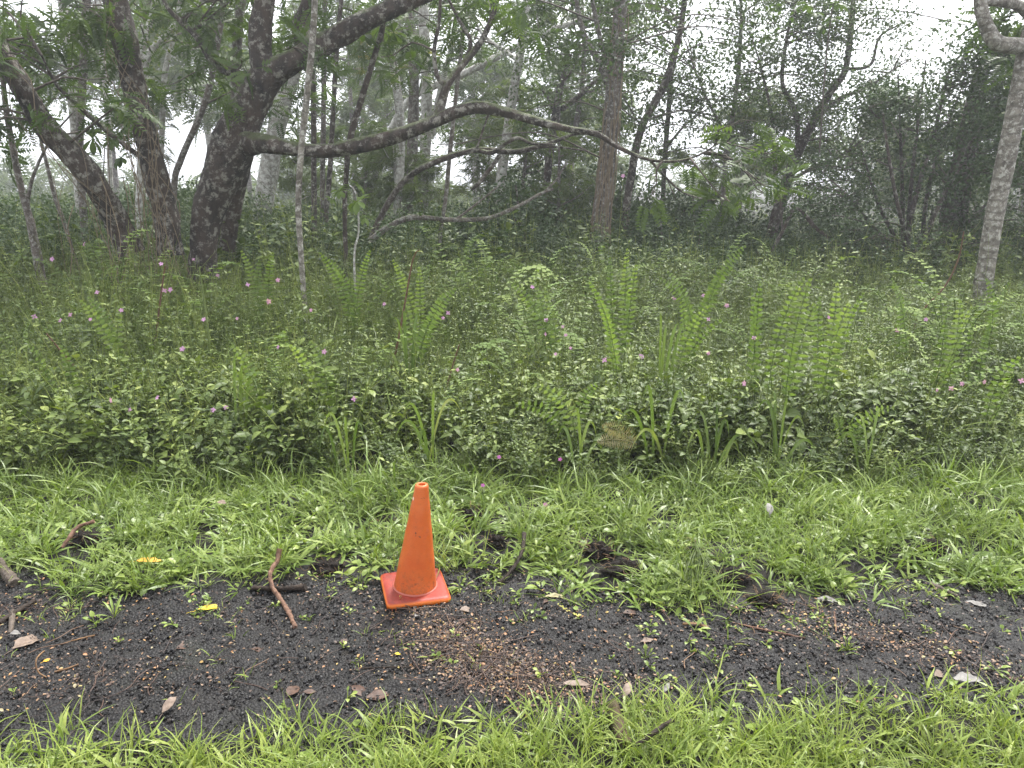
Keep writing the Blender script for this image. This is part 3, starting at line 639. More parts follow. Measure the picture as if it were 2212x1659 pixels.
for q in range(14): bl.append((rng.uniform(250, 560), rng.uniform(-80, 190), 0.45, 3, rng.uniform(-0.4, 1.0)))
for q in range(16): bl.append((rng.uniform(600, 1150), rng.uniform(-160, 120), 0.5, 3, rng.uniform(-0.6, 0.8)))
for q in range(9): bl.append((rng.uniform(1380, 1680), rng.uniform(260, 420), 0.34, 2, rng.uniform(-1.3, -0.7)))
for q in range(10): bl.append((rng.uniform(-300, 1200), rng.uniform(-620, -200), 0.7, 8, rng.uniform(-1.5, 1.5)))
T_BIG, SM_BIG = build_tree('spreading_tree', 'big dark mossy tree with three leaning stems and one long horizontal limb', 'tree', BIG_Y, big, M_BARKDARK, bl, FEATHER, M_FEATHER, rough=0.10, seed=1, sides=30,
    stem_names=['trunk', 'limb', 'limb', 'limb', 'trunk', 'trunk', 'limb', 'limb', 'limb', 'limb', 'limb', 'limb', 'trunk'])
T_BIG['label'] = 'big dark mossy tree with three leaning stems and one long horizontal limb'
# dry vines on its stems
root = np.array(T_BIG.location); mb = MB(); rng = np.random.default_rng(5)
for q in range(46):
    S = SM_BIG[(4, 5, 0, 4)[q % 4]]; i0 = rng.integers(4, max(6, len(S) // 3)); r0 = 0.24 if q % 4 != 2 else 0.30
    st = S[i0] + np.array((rng.uniform(-r0, r0), -r0 * 0.9, 0)); n_ = rng.integers(4, 8); pts = [st]
    for k in range(n_): pts.append(pts[-1] + np.array((rng.normal(0, 0.05), rng.normal(0, 0.03), -max(0.06, st[2] * 0.95 / n_))))
    pp, _ = smooth_path(pts, [1] * len(pts), 0.08); tube(mb, pp, rng.uniform(0.002, 0.005), 4, cap=False)
for q in range(14):
    S = SM_BIG[(4, 5)[q % 2]]; a = int(len(S) * 0.1); e_ = int(len(S) * rng.uniform(0.4, 0.75)); ph = rng.random() * 6; rr = rng.uniform(0.14, 0.2)
    pts = [S[i] + np.array((math.sin(ph + i * 0.12) * rr, -abs(math.cos(ph + i * 0.12)) * rr - 0.05, 0)) for i in range(a, e_, 3)]
    pp, _ = smooth_path(pts, [1] * len(pts), 0.08); tube(mb, pp, rng.uniform(0.002, 0.005), 4, cap=False)
tag(obj('vine', mb.mesh('vine', True, root), M_VINE, T_BIG), 'dry tangled vines on the stems', kind='stuff')

# ---------------------------------------------------------------- trees picked out one by one
PALE = 'slender pale trees behind the big tree'
F, D = FEATHER, M_FEATHER
trees = [
 # name, label, Y, stems, bark, auto(n, zmin, off, r, sprays)
 ('ringed_sapling', 'thin pale ringed sapling stem standing before the big tree fork', 6.3, [[(658, 655, 12), (651, 560, 12), (645, 450, 13), (650, 335, 14), (663, 210, 14), (674, 100, 14), (681, 0, 14), (690, -150, 11), (698, -300, 7)]], M_BARKRING, (5, 3.3, 0.35, 0.3, 6)),
 ('pale_tree', 'thick pale trunk rising right behind the big tree fork', 13, [[(566, 500, 42), (575, 400, 40), (590, 310, 40), (612, 220, 38), (640, 130, 34), (665, 40, 30), (690, -80, 24), (720, -250, 12)], [(566, 470, 24, 0.4), (590, 380, 22, 0.6), (600, 260, 18, 0.8)]], M_BARKPALE, (14, 3.0, 0.9, 0.6, 10)),
 ('pale_tree', 'straight pale trunk farthest left behind the leaning stem', 12, [[(172, 440, 17), (162, 290, 18), (150, 160, 18), (138, 40, 18), (128, -80, 15), (110, -300, 8)]], M_BARKPALE, (12, 2.6, 0.9, 0.6, 10)),
 ('pale_tree', 'upright pale trunk just left of the dark middle stem', 11, [[(180, 460, 15), (172, 300, 16), (180, 150, 17), (187, 0, 17), (192, -150, 12), (200, -300, 6)]], M_BARKMID, (12, 2.4, 0.8, 0.6, 10)),
 ('pale_tree', 'thin grey trunk close beside the dark middle stem', 14, [[(240, 420, 10), (233, 260, 11), (218, 80, 11), (212, -40, 9), (205, -200, 5)]], M_BARKPALE, (9, 3.0, 0.9, 0.6, 9)),
 ('pale_tree', 'pale trunk bending right between the dark stems, forked high', 11, [[(300, 470, 14), (305, 330, 15), (309, 182, 17), (320, 122, 17), (375, 60, 15), (436, 0, 14), (520, -90, 9)], [(306, 175, 13), (302, 127, 13), (320, 60, 12), (336, -5, 11), (350, -120, 7)]], M_BARKPALE, (14, 2.4, 0.8, 0.5, 8)),
 ('pale_tree', 'slim pale trunk nearest the middle stem, in the gap of sky', 12, [[(340, 460, 10), (349, 309, 12), (356, 164, 12), (376, 75, 11), (392, -10, 10), (415, -150, 5)]], M_BARKPALE, (10, 2.6, 0.8, 0.5, 9)),
 ('pale_tree', 'slanting grey trunk leaning right in the sky gap of the fork', 10, [[(375, 420, 13), (392, 342, 13), (444, 218, 13), (473, 75, 12), (484, -10, 11), (500, -160, 6)]], M_BARKMID, (10, 2.3, 0.7, 0.5, 9)),
 ('pale_tree', 'grey spotted trunk touching the big stem on its left', 9.2, [[(500, 470, 17), (505, 300, 19), (508, 200, 20), (512, 100, 20), (520, 0, 19), (530, -150, 13), (540, -300, 6)]], M_BARKMID, (8, 2.9, 0.7, 0.5, 8)),
 ('brown_sapling', 'crooked reddish brown sapling at the left edge', 7.5, [[(70, 500, 17), (63, 470, 15), (44, 400, 14), (26, 310, 12), (11, 218, 11), (2, 120, 9), (-10, 0, 6)], [(66, 478, 9), (60, 440, 8), (72, 380, 7), (110, 300, 5), (160, 240, 3)]], M_BARKMID, (6, 1.8, 0.4, 0.4, 8)),
 ('pale_sapling', 'bare leaning sapling below the left leaning stem', 8.6, [[(150, 520, 9), (120, 430, 9), (105, 370, 8), (88, 300, 7), (80, 220, 4)]], M_BARKMID, (4, 1.9, 0.4, 0.4, 8)),
 ('dark_tree', 'thin dark trunk right of the ringed sapling', 11, [[(680, 500, 12), (678, 380, 12), (677, 204, 12), (672, 100, 11), (668, -30, 9), (660, -200, 5)]], M_BARKDARK, (8, 2.6, 0.8, 0.5, 9)),
 ('dark_tree', 'second thin dark trunk right of the ringed sapling', 13, [[(696, 480, 10), (698, 309, 11), (702, 36, 10), (706, -120, 7), (710, -260, 4)]], M_BARKMID, (8, 3.0, 0.9, 0.5, 9)),
 ('dark_tree', 'third thin dark trunk right of the ringed sapling', 12, [[(705, 460, 11), (713, 364, 11), (727, 109, 11), (738, -10, 9), (750, -200, 5)]], M_BARKDARK, (8, 2.7, 0.8, 0.5, 9)),
 ('dark_tree', 'dark slanting stem rising from the low limb, fan leaf at top', 8.3, [[(745, 480, 10), (748, 380, 11), (757, 300, 14), (785, 200, 14), (817, 95, 12), (832, 30, 8)]], M_BARKDARK, None),
 ('pale_tree', 'pale trunk crossing behind the middle of the low limb', 13, [[(852, 560, 20), (862, 400, 20), (864, 255, 20), (846, 110, 18), (835, 0, 16), (820, -180, 8)]], M_BARKPALE, (14, 2.8, 1.0, 0.6, 10)),
 ('pale_tree', 'dark streaked trunk in the clump behind the low limb', 14, [[(868, 570, 20), (885, 420, 22), (892, 291, 24), (893, 109, 22), (880, 20, 18), (872, -120, 12), (860, -300, 5)]], M_BARKMID, (14, 3.0, 1.0, 0.6, 10)),
 ('pale_tree', 'tallest pale trunk of the clump behind the low limb', 15, [[(905, 560, 24), (915, 400, 24), (922, 218, 24), (915, 36, 22), (912, -100, 16), (905, -300, 7)], [(930, 300, 14), (950, 200, 13), (975, 100, 11), (990, 0, 9), (1010, -120, 5)]], M_BARKPALE, (16, 3.2, 1.1, 0.7, 10)),
 ('brown_sapling', 'thin reddish brown stem under the bend of the low limb', 9.5, [[(950, 520, 9), (962, 437, 9), (972, 330, 10), (984, 218, 9), (1002, 55, 8), (1012, -60, 6)]], M_BARKMID, (6, 2.6, 0.6, 0.5, 8)),
 ('pale_tree', 'pale peeling trunk below the bend of the low limb', 13, [[(1072, 500, 22), (1078, 430, 24), (1090, 327, 22), (1112, 180, 19), (1128, 90, 18), (1140, -10, 16), (1160, -200, 8)], [(1118, 130, 10), (1090, 110, 9, 0.3), (1040, 70, 7, 0.5), (1010, 0, 5, 0.6)]], M_BARKPALE, (12, 2.8, 0.9, 0.6, 10)),
 ('arching_tree', 'pale arching branch sweeping across the sky window', 16, [[(800, 420, 14), (838, 300, 16), (890, 212, 16), (1000, 160, 15), (1110, 105, 14), (1180, 70, 13), (1240, 48, 11), (1330, 20, 7)]], M_BARKPALE, (10, 3.6, 0.9, 0.6, 9)),
 ('snag_tree', 'dark broken snag with a forked arm in mid forest', 13, [[(1178, 480, 15), (1184, 364, 17), (1200, 255, 20), (1210, 190, 15), (1222, 150, 9), (1232, 118, 8)], [(1203, 243, 13), (1246, 211, 12), (1290, 172, 8), (1330, 150, 5)], [(1213, 180, 8), (1240, 148, 7), (1252, 110, 5)], [(1200, 250, 8), (1180, 205, 6), (1165, 190, 4)]], M_BARKDARK, (5, 3.0, 0.8, 0.5, 7)),
 ('vine_covered_tree', 'upright vine-wrapped trunk at the centre of the forest', 11, [[(1292, 590, 50), (1298, 480, 40), (1308, 390, 36), (1318, 291, 35), (1324, 200, 34), (1333, 100, 30), (1341, 0, 28), (1350, -150, 22), (1360, -350, 10)], [(1312, 175, 15), (1290, 128, 14, 0.2), (1262, 75, 12, 0.3), (1248, 20, 11, 0.4), (1235, -60, 7, 0.5)], [(1315, 160, 12), (1298, 90, 11, -0.2), (1285, 30, 10, -0.3), (1270, -50, 7, -0.4)]], M_BARKMID, (18, 2.4, 1.0, 0.55, 11)),
 ('dark_tree', 'dark bending trunk right of the vine-wrapped trunk', 12, [[(1350, 500, 17), (1357, 420, 17), (1381, 291, 17), (1410, 230, 16), (1443, 164, 16), (1468, 73, 13), (1480, -10, 11), (1495, -150, 6)]], M_BARKDARK, (14, 2.6, 1.0, 0.6, 11)),
 ('dark_tree', 'short dark stem forking behind the limb tip', 14, [[(1432, 430, 10), (1436, 346, 11), (1446, 218, 11), (1455, 130, 9), (1475, 40, 7), (1490, -60, 4)], [(1438, 320, 6), (1480, 270, 5), (1520, 240, 4)]], M_BARKDARK, (12, 2.6, 1.0, 0.6, 11)),
 ('dark_tree', 'slim dark tree whose foliage hangs left of the open sky', 13, [[(1560, 470, 12), (1570, 330, 12), (1590, 200, 10), (1600, 80, 8), (1600, -60, 5)], [(1572, 300, 7), (1530, 220, 6), (1500, 150, 4)]], M_BARKMID, (20, 2.2, 1.0, 0.6, 12)),
 ('slanting_tree', 'dark slanting trunk dividing into a small-leaved crown', 12, [[(1650, 590, 24), (1668, 500, 24), (1690, 425, 24), (1716, 345, 24), (1745, 285, 19), (1790, 205, 16), (1826, 150, 13), (1838, 60, 12), (1845, -30, 9), (1850, -120, 5)],
    [(1725, 320, 12), (1718, 240, 11), (1690, 180, 9), (1700, 80, 7), (1720, 0, 5)], [(1760, 262, 10), (1810, 215, 9), (1870, 190, 7), (1930, 150, 4)], [(1826, 150, 8), (1880, 140, 7), (1900, 80, 5), (1950, 50, 3)],
    [(1680, 460, 10), (1672, 330, 9), (1665, 240, 7), (1640, 130, 5)], [(1700, 395, 8), (1760, 360, 7), (1830, 330, 4)]], M_BARKDARK, 'small'),
]
allsm = {}
for k, (nm, lb, Y, st, bk_, au) in enumerate(trees):
    kinds, lm = FEATHER, M_FEATHER
    if nm in ('vine_covered_tree',) or 'bending' in lb or 'slim dark' in lb or 'short dark' in lb: kinds = TULIP
    blobs = (); sx_ = 1
    if kinds is TULIP and au: au = (int(au[0] * 3.0), au[1] - 0.5, au[2] * 1.1, au[3], int(au[4] * 1.6))
    if au == 'small':
        kinds, lm, au = SMALL, M_DARKLEAF, None; r_ = np.random.default_rng(8)
        blobs = [(r_.uniform(1600, 1960), r_.uniform(-40, 420), 0.38, 11, r_.uniform(-0.9, 0.9)) for q in range(95)]
        blobs = [b for b in blobs if not (b[0] > 1850 and b[1] < 0.6 * (b[0] - 1850))]
    t, sm = build_tree(nm, lb, 'sapling' if 'sapling' in nm else 'tree', Y, st, bk_, blobs, kinds, lm, seed=20 + k, auto=au, group=PALE if nm == 'pale_tree' else None, rough=0.05)
    allsm[lb] = (t, sm)

# vines on the central trunk
t, sm = allsm['upright vine-wrapped trunk at the centre of the forest']
root = np.array(t.location); mb = MB(); rng = np.random.default_rng(6); S = sm[0]
for q in range(44):
    ph = rng.random() * 6.283; a = int(len(S) * rng.uniform(0, 0.1)); e_ = int(len(S) * rng.uniform(0.25, 0.7)); rr = rng.uniform(0.08, 0.13); tw = rng.normal(0, 0.05)
    pts = [S[i] + np.array((math.cos(ph + i * tw) * rr, math.sin(ph + i * tw) * rr, 0)) * (1.3 - 0.6 * i / len(S)) + rng.normal(0, 0.012, 3) for i in range(a, e_, 3)]
    if len(pts) > 3:
        pp, _ = smooth_path(pts, [1] * len(pts), 0.1); tube(mb, pp, rng.uniform(0.004, 0.011), 4, cap=False)
tag(obj('vine', mb.mesh('vine', True, root), M_VINE, t), kind='stuff')

# ---------------------------------------------------------------- right: curled pale tree and dark bushy trees
build_tree('curved_tree', 'pale ringed trunk leaning at the right edge, curled limb at its top', 'tree', 7.6,
    [[(2122, 625, 37), (2132, 560, 36), (2146, 480, 37), (2164, 390, 38), (2184, 290, 38), (2203, 190, 36), (2216, 110, 34), (2240, 20, 32), (2280, -100, 24), (2340, -260, 12)],
     [(2216, 100, 32), (2185, 98, 33, -0.1), (2152, 92, 32, -0.15), (2130, 55, 27, -0.15), (2118, 10, 26, -0.15), (2122, -40, 24, -0.1), (2140, -120, 18), (2150, -240, 8)],
     [(2120, 2, 20, -0.15), (2160, 4, 20, -0.1), (2200, 12, 22), (2230, 40, 22)]], M_BARKRING, [(2180, 40, 0.3, 8, 0.3), (2200, 150, 0.3, 6, 0.4), (2260, -60, 0.5, 10, 0.2), (2160, -160, 0.5, 10, 0)], FEATHER, M_FEATHER, seed=90, sides=16, rough=0.04)

def bushy_tree(name, label, Y, base, stems, blobs, seed, kinds=SMALL, lm=M_DARKLEAF, smin=0.9, smax=1.4):
    return build_tree(name, label, 'tree', Y, stems, M_BARKDARK, blobs, kinds, lm, seed=seed, sides=8, smin=smin, smax=smax)
r_ = np.random.default_rng(31)
def sky_limit(px): return np.interp(px, [1700, 1850, 1950, 2000, 2050, 2100, 2212, 2400], [230, 190, 130, 110, 95, 85, 60, 60])
bl = []
for q in range(165):
    px = r_.uniform(1740, 2330); py = r_.uniform(70, 580)
    if py < sky_limit(px) + 18 * r_.random(): continue
    if px < 1850 and py < 300 and r_.random() < 0.7: continue
    bl.append((px, py, 0.30, 11, r_.uniform(-0.7, 0.9)))
st = [[(1960, 600, 13), (1962, 500, 12), (1985, 400, 10), (2020, 280, 8), (2050, 150, 4)]]
for (a, b_) in ((1900, 200), (1860, 320), (1940, 160), (2000, 130), (2080, 180), (2120, 260), (1830, 420), (2160, 140), (2190, 380)):
    st.append([(1962 + r_.uniform(-14, 30), 560, 10, r_.uniform(-0.3, 0.3)), ((1962 + a) / 2 + r_.uniform(-12, 12), (540 + b_) / 2 + 30, 8, r_.uniform(-0.5, 0.5)), (a, b_, 3, r_.uniform(-0.5, 0.5))])
st.append([(2050, 590, 60, 0.5), (2062, 450, 54, 0.5), (2090, 300, 44, 0.6), (2120, 150, 30, 0.7)])
bushy_tree('bushy_tree', 'tall dark bushy tree with small glossy leaves on the right', 10.2, None, st, bl, 91)

# ---------------------------------------------------------------- dense shrubs of the understorey
def shrub_mesh(seed, n, L, wf):
    r = np.random.default_rng(seed); lv, tw = MB(), MB()
    N = n // 14; d = norm(r.normal(0, 1, (N, 3))); d[:, 2] = np.abs(d[:, 2]) * 1.05
    lump = 1 + 0.16 * np.sin(d[:, 0] * 5 + seed) + 0.14 * np.sin(d[:, 1] * 7 + d[:, 2] * 4)
    P = d * (0.45 + 0.55 * r.random((N, 1)) ** 0.5) * lump[:, None]
    sp = [leaf_spray(seed * 7 + q, 14, 0.13, L, wf) for q in range(3)]
    kk = r.integers(0, 3, N)
    for q in range(3): lv.tile(sp[q], rand_mats(r, P[kk == q], 0.8, 1.3, 0.5), r)
    st = MB()
    for q in range(9):
        e = P[r.integers(N)]; tube(st, smooth_path([(r.normal(0, 0.05), r.normal(0, 0.05), -0.1), e * 0.5 + r.normal(0, 0.06, 3), e], [0.02, 0.013, 0.005], 0.12)[0], 0.012, 5, cap=False)
    a, b_ = lv.mesh('foliage'), st.mesh('stems'); a.materials.append(M_DARKLEAF); b_.materials.append(M_BARKDARK)
    return a, b_
SHR = [shrub_mesh(40 + q, 9000, 0.07, 0.45) for q in range(3)]
SHRUBS = [  # px, py of the top, Y, width m, height m, label
 (1140, 395, 11.5, 1.5, 0, 'large dark evergreen shrub below the bend of the low limb'), (1330, 440, 12.5, 1.5, 0, 'dark shrub heaped around the foot of the vine-wrapped trunk'),
 (1240, 330, 14.0, 1.5, 0, 'tall dark shrub rising behind the vine-wrapped trunk'), (1450, 470, 11.0, 1.2, 0, 'rounded dark shrub just right of the vine-wrapped trunk'),
 (1560, 500, 11.5, 1.1, 0, 'dark shrub beneath the slim dark tree'), (1700, 500, 10.5, 1.0, 0, 'leafy shrub at the foot of the slanting trunk'),
 (1810, 520, 10.0, 0.9, 0, 'low shrub between the slanting trunk and the bushy tree'), (640, 430, 12.5, 1.3, 0, 'dark shrub behind the ringed sapling'),
 (790, 450, 11.5, 1.2, 0, 'glossy shrub right of the ringed sapling'), (930, 450, 11.5, 1.2, 0, 'shrub behind the fern fronds under the low limb'),
 (1020, 470, 13.0, 1.2, 0, 'farther dark shrub under the pale peeling trunk'), (560, 470, 13.5, 1.3, 0, 'dark shrub behind the thick pale trunk'),
 (420, 385, 13.0, 1.3, 0, 'dark shrub seen between the big stems'), (240, 400, 12.5, 1.4, 0, 'dark shrub behind the left leaning stem'),
 (90, 400, 12.5, 1.4, 0, 'dark shrub behind the brown sapling'), (-60, 430, 11.0, 1.3, 0, 'dark shrub cut off by the left edge'),
 (1060, 430, 12.0, 1.2, 0, 'dark shrub just right of the pale peeling trunk'), (1410, 390, 13.0, 1.3, 0, 'tall dark shrub filling the gap behind the bending dark trunk'), (1520, 420, 12.5, 1.2, 0, 'dark leafy shrub between the short dark stem and the slim tree'),
 (1620, 450, 13.0, 1.2, 0, 'dark shrub left of the slanting trunk'), (1250, 500, 10.0, 1.0, 0, 'nearest dark shrub behind the tree fern'), (1900, 480, 12.0, 1.2, 0, 'dark shrub behind the bushy tree stems'), (1760, 430, 13.0, 1.2, 0, 'dark shrub behind the slanting trunk fork'), (2120, 500, 12.5, 1.2, 0, 'dark shrub left of the curled tree'),
 (2180, 560, 10.5, 0.9, 0, 'pale green shrub behind the curled tree'), (2000, 560, 9.2, 0.6, 0, 'low shrub at the foot of the bushy tree')]
for k, (px, py, Y, w, _, lb) in enumerate(SHRUBS):
    top = W(px, py, Y); base = np.array((top[0], Y, 0.0)); h = max(0.5, top[2])
    t = empty('evergreen_shrub', base); tag(t, lb, 'shrub', 'dark shrubs under the trees')
    a, b_ = SHR[k % 3]
    for nm, me in (('foliage', a), ('stems', b_)):
        o = obj(nm, me, None, t); o.scale = (w, w, h / 1.12); o.rotation_euler = (0, 0, k * 1.7)
        if nm == 'foliage': tag(o, kind='stuff')

# ---------------------------------------------------------------- farther trees: a few kinds, copied
def far_tree(seed, H, crown_z, spread):
    r = np.random.default_rng(seed); tk, lv, tw = MB(), MB(), MB()
    bx, by = r.normal(0, 0.05, 2) * H
    pts = [np.array((0, 0, -0.1)), np.array((bx * 0.3 + r.normal(0, 0.1), by * 0.3, H * 0.33)), np.array((bx * 0.6 + r.normal(0, 0.15), by * 0.7, H * 0.62)), np.array((bx, by, H * 0.9))]
    pp, rr = smooth_path(pts, [0.11, 0.09, 0.07, 0.03], 0.25); tube(tk, pp, rr, 8, 0.05, r)
    sm, bl = [pp], []
    for q in range(7):
        i = int(len(pp) * r.uniform(0.4, 0.9)); p0 = pp[i]; a = r.random() * 6.283; ln = spread * r.uniform(0.5, 1.1)
        e = p0 + np.array((math.cos(a) * ln, math.sin(a) * ln, ln * r.uniform(0.3, 0.8)))
        q2, r2 = smooth_path([p0, (p0 + e) / 2 + np.array((0, 0, -0.08 * ln)), e], [0.045, 0.03, 0.012], 0.25); tube(tk, q2, r2, 6, 0.05, r); sm.append(q2)
        for w_ in range(4):
            c = q2[int(len(q2) * r.uniform(0.4, 0.99))] + r.normal(0, 0.35, 3); bl.append((c, np.array((0.9, 0.9, 0.26)) * r.uniform(0.7, 1.3), 4))
    for q in range(3): bl.append((pp[int(len(pp) * r.uniform(0.35, 1)) - 1] + r.normal(0, 0.5, 3), np.array((0.6, 0.6, 0.3)), 8))
    crown_into(lv, tw, bl, sm, FEATHER_FAR, r, 0.8, 1.3, 0.35, 0.012)
    a, b_, c_ = tk.mesh('trunk'), lv.mesh('crown'), tw.mesh('twigs')
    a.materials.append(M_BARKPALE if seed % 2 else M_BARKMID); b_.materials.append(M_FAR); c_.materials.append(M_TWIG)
    return a, b_, c_
FARK = [far_tree(600 + q, 7.5 + q * 0.4, 4, 1.9) for q in range(5)]
rng = np.random.default_rng(91); spots = []
for q in range(400):
    Y = rng.uniform(15, 42); px = rng.uniform(-250, 2450); X = W(px, 400, Y)[0]
    if all(math.hypot(X - a, Y - b_) > 2.2 for a, b_, _ in spots): spots.append((X, Y, px))
    if len(spots) >= 22: break
spots.sort(key=lambda s: s[2])
for k, (X, Y, px) in enumerate(spots):
    t = empty('forest_tree', (X, Y, 0)); tag(t, 'slender background forest tree, %s from the left among the far trees' % ordinal(k + 1), 'tree', 'far trees of the forest')
    lim = np.interp(px, [-300, 900, 1300, 1700, 1900, 2100, 2400], [8.5, 8, 6.0, 5.0, 4.2, 3.8, 3.8]) * (0.75 + 0.5 * (Y - 15) / 27)
    s = lim / 7.5 * rng.uniform(0.85, 1.15); a, b_, c_ = FARK[rng.integers(5)]; rz = rng.random() * 6.28
    for nm, me in (('trunk', a), ('crown', b_), ('twigs', c_)):
        o = obj(nm, me, None, t); o.scale = (s, s, s); o.rotation_euler = (0, 0, rz)
        if nm != 'trunk': tag(o, kind='stuff')
rng = np.random.default_rng(95); sap = []
for q in range(300):
    Y = rng.uniform(11.5, 19); px = rng.uniform(620, 1250) if q % 3 else rng.uniform(1300, 2300); X = W(px, 400, Y)[0]
    if all(math.hypot(X - a, Y - b_) > 1.4 for a, b_, _ in sap): sap.append((X, Y, px))
    if len(sap) >= 13: break
sap.sort(key=lambda p: p[2])
for k, (X, Y, px) in enumerate(sap):
    t = empty('forest_sapling', (X, Y, 0)); tag(t, 'low leafy sapling in the middle distance, %s of the saplings from the left' % ordinal(k + 1), 'sapling', 'low saplings under the tall trees')
    s = rng.uniform(0.30, 0.46); a, b_, c_ = FARK[rng.integers(5)]; rz = rng.random() * 6.28
    for nm, me in (('trunk', a), ('crown', b_), ('twigs', c_)):
        o = obj(nm, me, None, t); o.scale = (s, s, s); o.rotation_euler = (0, 0, rz)
        if nm != 'trunk': tag(o, kind='stuff')
# the far wood that closes the view
lv = MB(); rng = np.random.default_rng(92); N = 650
Y = rng.uniform(44, 60, N); X = rng.uniform(-1, 1, N) * (Y * 0.85); hmax = 2.3 + 0.8 * np.sin(X * 0.35) + 0.6 * np.sin(X * 0.8 + 1) + 2.0 * np.clip(np.sin(X * 0.09 - 0.2), 0, 1); Zz = hmax * rng.random(N) ** 0.7
P = np.stack((X, Y, Zz), -1); kk = rng.integers(0, 4, N)
for q in range(4): lv.tile(FEATHER_FAR[q], rand_mats(rng, P[kk == q], 2.0, 3.4, 0.4), rng)
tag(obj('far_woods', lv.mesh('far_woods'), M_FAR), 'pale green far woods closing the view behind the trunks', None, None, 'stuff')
# low scrub between the trees
scrub = [herb(700 + q, 1.0, 7, 10, (0.05, 0.085), 0.42, M_DARKLEAF, 0.5) for q in range(3)] + [herb(710 + q, 1.0, 5, 8, (0.08, 0.14), 0.36, M_HERB, 0.5) for q in range(2)]
N = 2600; y = 8.5 + 22 * rng.random(N) ** 1.4; x = (rng.random(N) * 2 - 1) * (0.74 * y + 1)
scatter('forest_scrub', scrub, np.stack((x, y, np.zeros(N)), -1), rot_rand(rng, N, 0.15), rng.uniform(0.7, 1.5, N) * np.where(x > 0.1 * y, 0.8, 1.0), 'dark leafy scrub covering the forest floor between the trees')

# ---------------------------------------------------------------- fallen branches in mid forest
def branch(name, label, Y, stems, bark, seed):
    t, _ = build_tree(name, label, 'branch', Y, stems, bark, seed=seed, ground=False, sides=8, rough=0.07, stem_names=['main_branch'] + ['side_branch'] * (len(stems) - 1)); return t
branch('fallen_branch', 'lichened branch sloping up from the shrubs beneath the low limb', 9.2, [[(800, 520, 14), (822, 470, 14), (872, 392, 13), (940, 350, 13), (1030, 324, 13), (1110, 328, 12), (1185, 310, 10), (1240, 290, 7), (1300, 283, 4)],
    [(1032, 324, 10), (1062, 330, 10, -0.1), (1095, 308, 9, -0.2), (1120, 298, 8, -0.2), (1150, 310, 7, -0.2), (1200, 312, 5, -0.2)], [(1080, 335, 11, -0.1), (1062, 360, 10, -0.1), (1030, 400, 9, -0.1), (1018, 408, 8, -0.1)], [(1150, 318, 6), (1210, 318, 5), (1260, 325, 3)],
    [(1030, 322, 7), (1040, 290, 5), (1058, 240, 3)]], M_BARKDARK, 300)
branch('fallen_branch', 'pale bare branch with a forked end before the dark shrub', 8.8, [[(800, 520, 14), (840, 490, 13), (890, 470, 12), (960, 474, 11), (1010, 475, 10), (1060, 470, 9), (1120, 445, 8), (1165, 420, 7), (1195, 408, 6)], [(1170, 420, 5), (1200, 390, 4), (1225, 350, 3)], [(985, 474, 6), (1030, 440, 5), (1080, 400, 3)]], M_BARKMID, 301)
branch('dead_branch', 'dark drooping branch reaching from the slanting trunk to the ferns', 10, [[(1640, 600, 6), (1690, 500, 8), (1720, 450, 8), (1760, 490, 9), (1800, 520, 9), (1870, 560, 8), (1920, 575, 5)], [(1690, 500, 5), (1686, 440, 4), (1690, 380, 3)]], M_BARKDARK, 302)
branch('dead_branch', 'thin bare twig hanging below the tip of the low limb', 7.3, [[(1405, 346, 6), (1440, 385, 5), (1475, 415, 5), (1520, 430, 4), (1570, 432, 2)], [(1440, 385, 3), (1460, 430, 2)]], M_BARKDARK, 303)

# ---------------------------------------------------------------- fan-leaved plants
def fan_plant(name, label, Y, stem_px, tops, seed, m_=M_FERN):
    r = np.random.default_rng(seed)
    pts = [W(a, b_, Y) for a, b_ in stem_px]; root = pts[0].copy()
    if stem_px[0][1] > 350: root[2] = 0; pts.insert(0, root.copy())
    t = empty(name, root); tag(t, label, 'plant')
    mb = MB(); pp, rr = smooth_path(pts, np.linspace(0.012, 0.006, len(pts)), 0.08); tube(mb, pp, rr, 6); obj('stem', mb.mesh('stem', True, root), M_BARKPALE if m_ is M_FERN else M_TWIG, t)
    for (px, py, sz, dY) in tops:
        c = W(px, py, Y + dY); mb = MB(); a0 = pp[np.argmin(np.linalg.norm(pp - c, axis=1) + 0.5 * np.abs(np.arange(len(pp)) - len(pp)) / len(pp))]
        tube(mb, np.array((a0, (a0 + c) / 2 + np.array((0, 0, 0.03)), c)), 0.004, 4, cap=False)
        tl = r.uniform(0.3, 1.0); ax = r.random() * 6.28
        for k in range(9):
            a = k / 9 * 2 * math.pi * 0.93; d = np.array(Matrix.Rotation(tl, 3, Vector((math.cos(ax), math.sin(ax), 0))) @ Vector((math.cos(a), math.sin(a), -0.1)))
            leaf(mb, frame(c, d), sz * r.uniform(0.75, 1.1), sz * 0.34, 5, 0.6, 0.25, 0.62, 0.3 + 0.5 * r.random())
        obj('fan_leaf', mb.mesh('fan_leaf', True, root), m_, t)
fan_plant('fan_leaf_sapling', 'young sapling with bright fan-shaped leaves right of the ringed stem', 6.9, [(765, 560), (775, 500), (770, 420), (755, 400)], [(735, 412, 0.14, 0), (775, 400, 0.12, 0.1), (772, 435, 0.18, -0.15), (788, 470, 0.12, 0.1), (715, 430, 0.10, 0.1)], 1)
fan_plant('fan_leaf_plant', 'dark fan-shaped leaves topping a slanting stem under the upper limb', 8.3, [(826, 90), (832, 40), (834, 20)], [(790, 75, 0.24, -0.1), (822, 60, 0.22, 0.2), (850, 70, 0.2, 0.1), (835, 20, 0.2, 0)], 2, M_FEATHER)
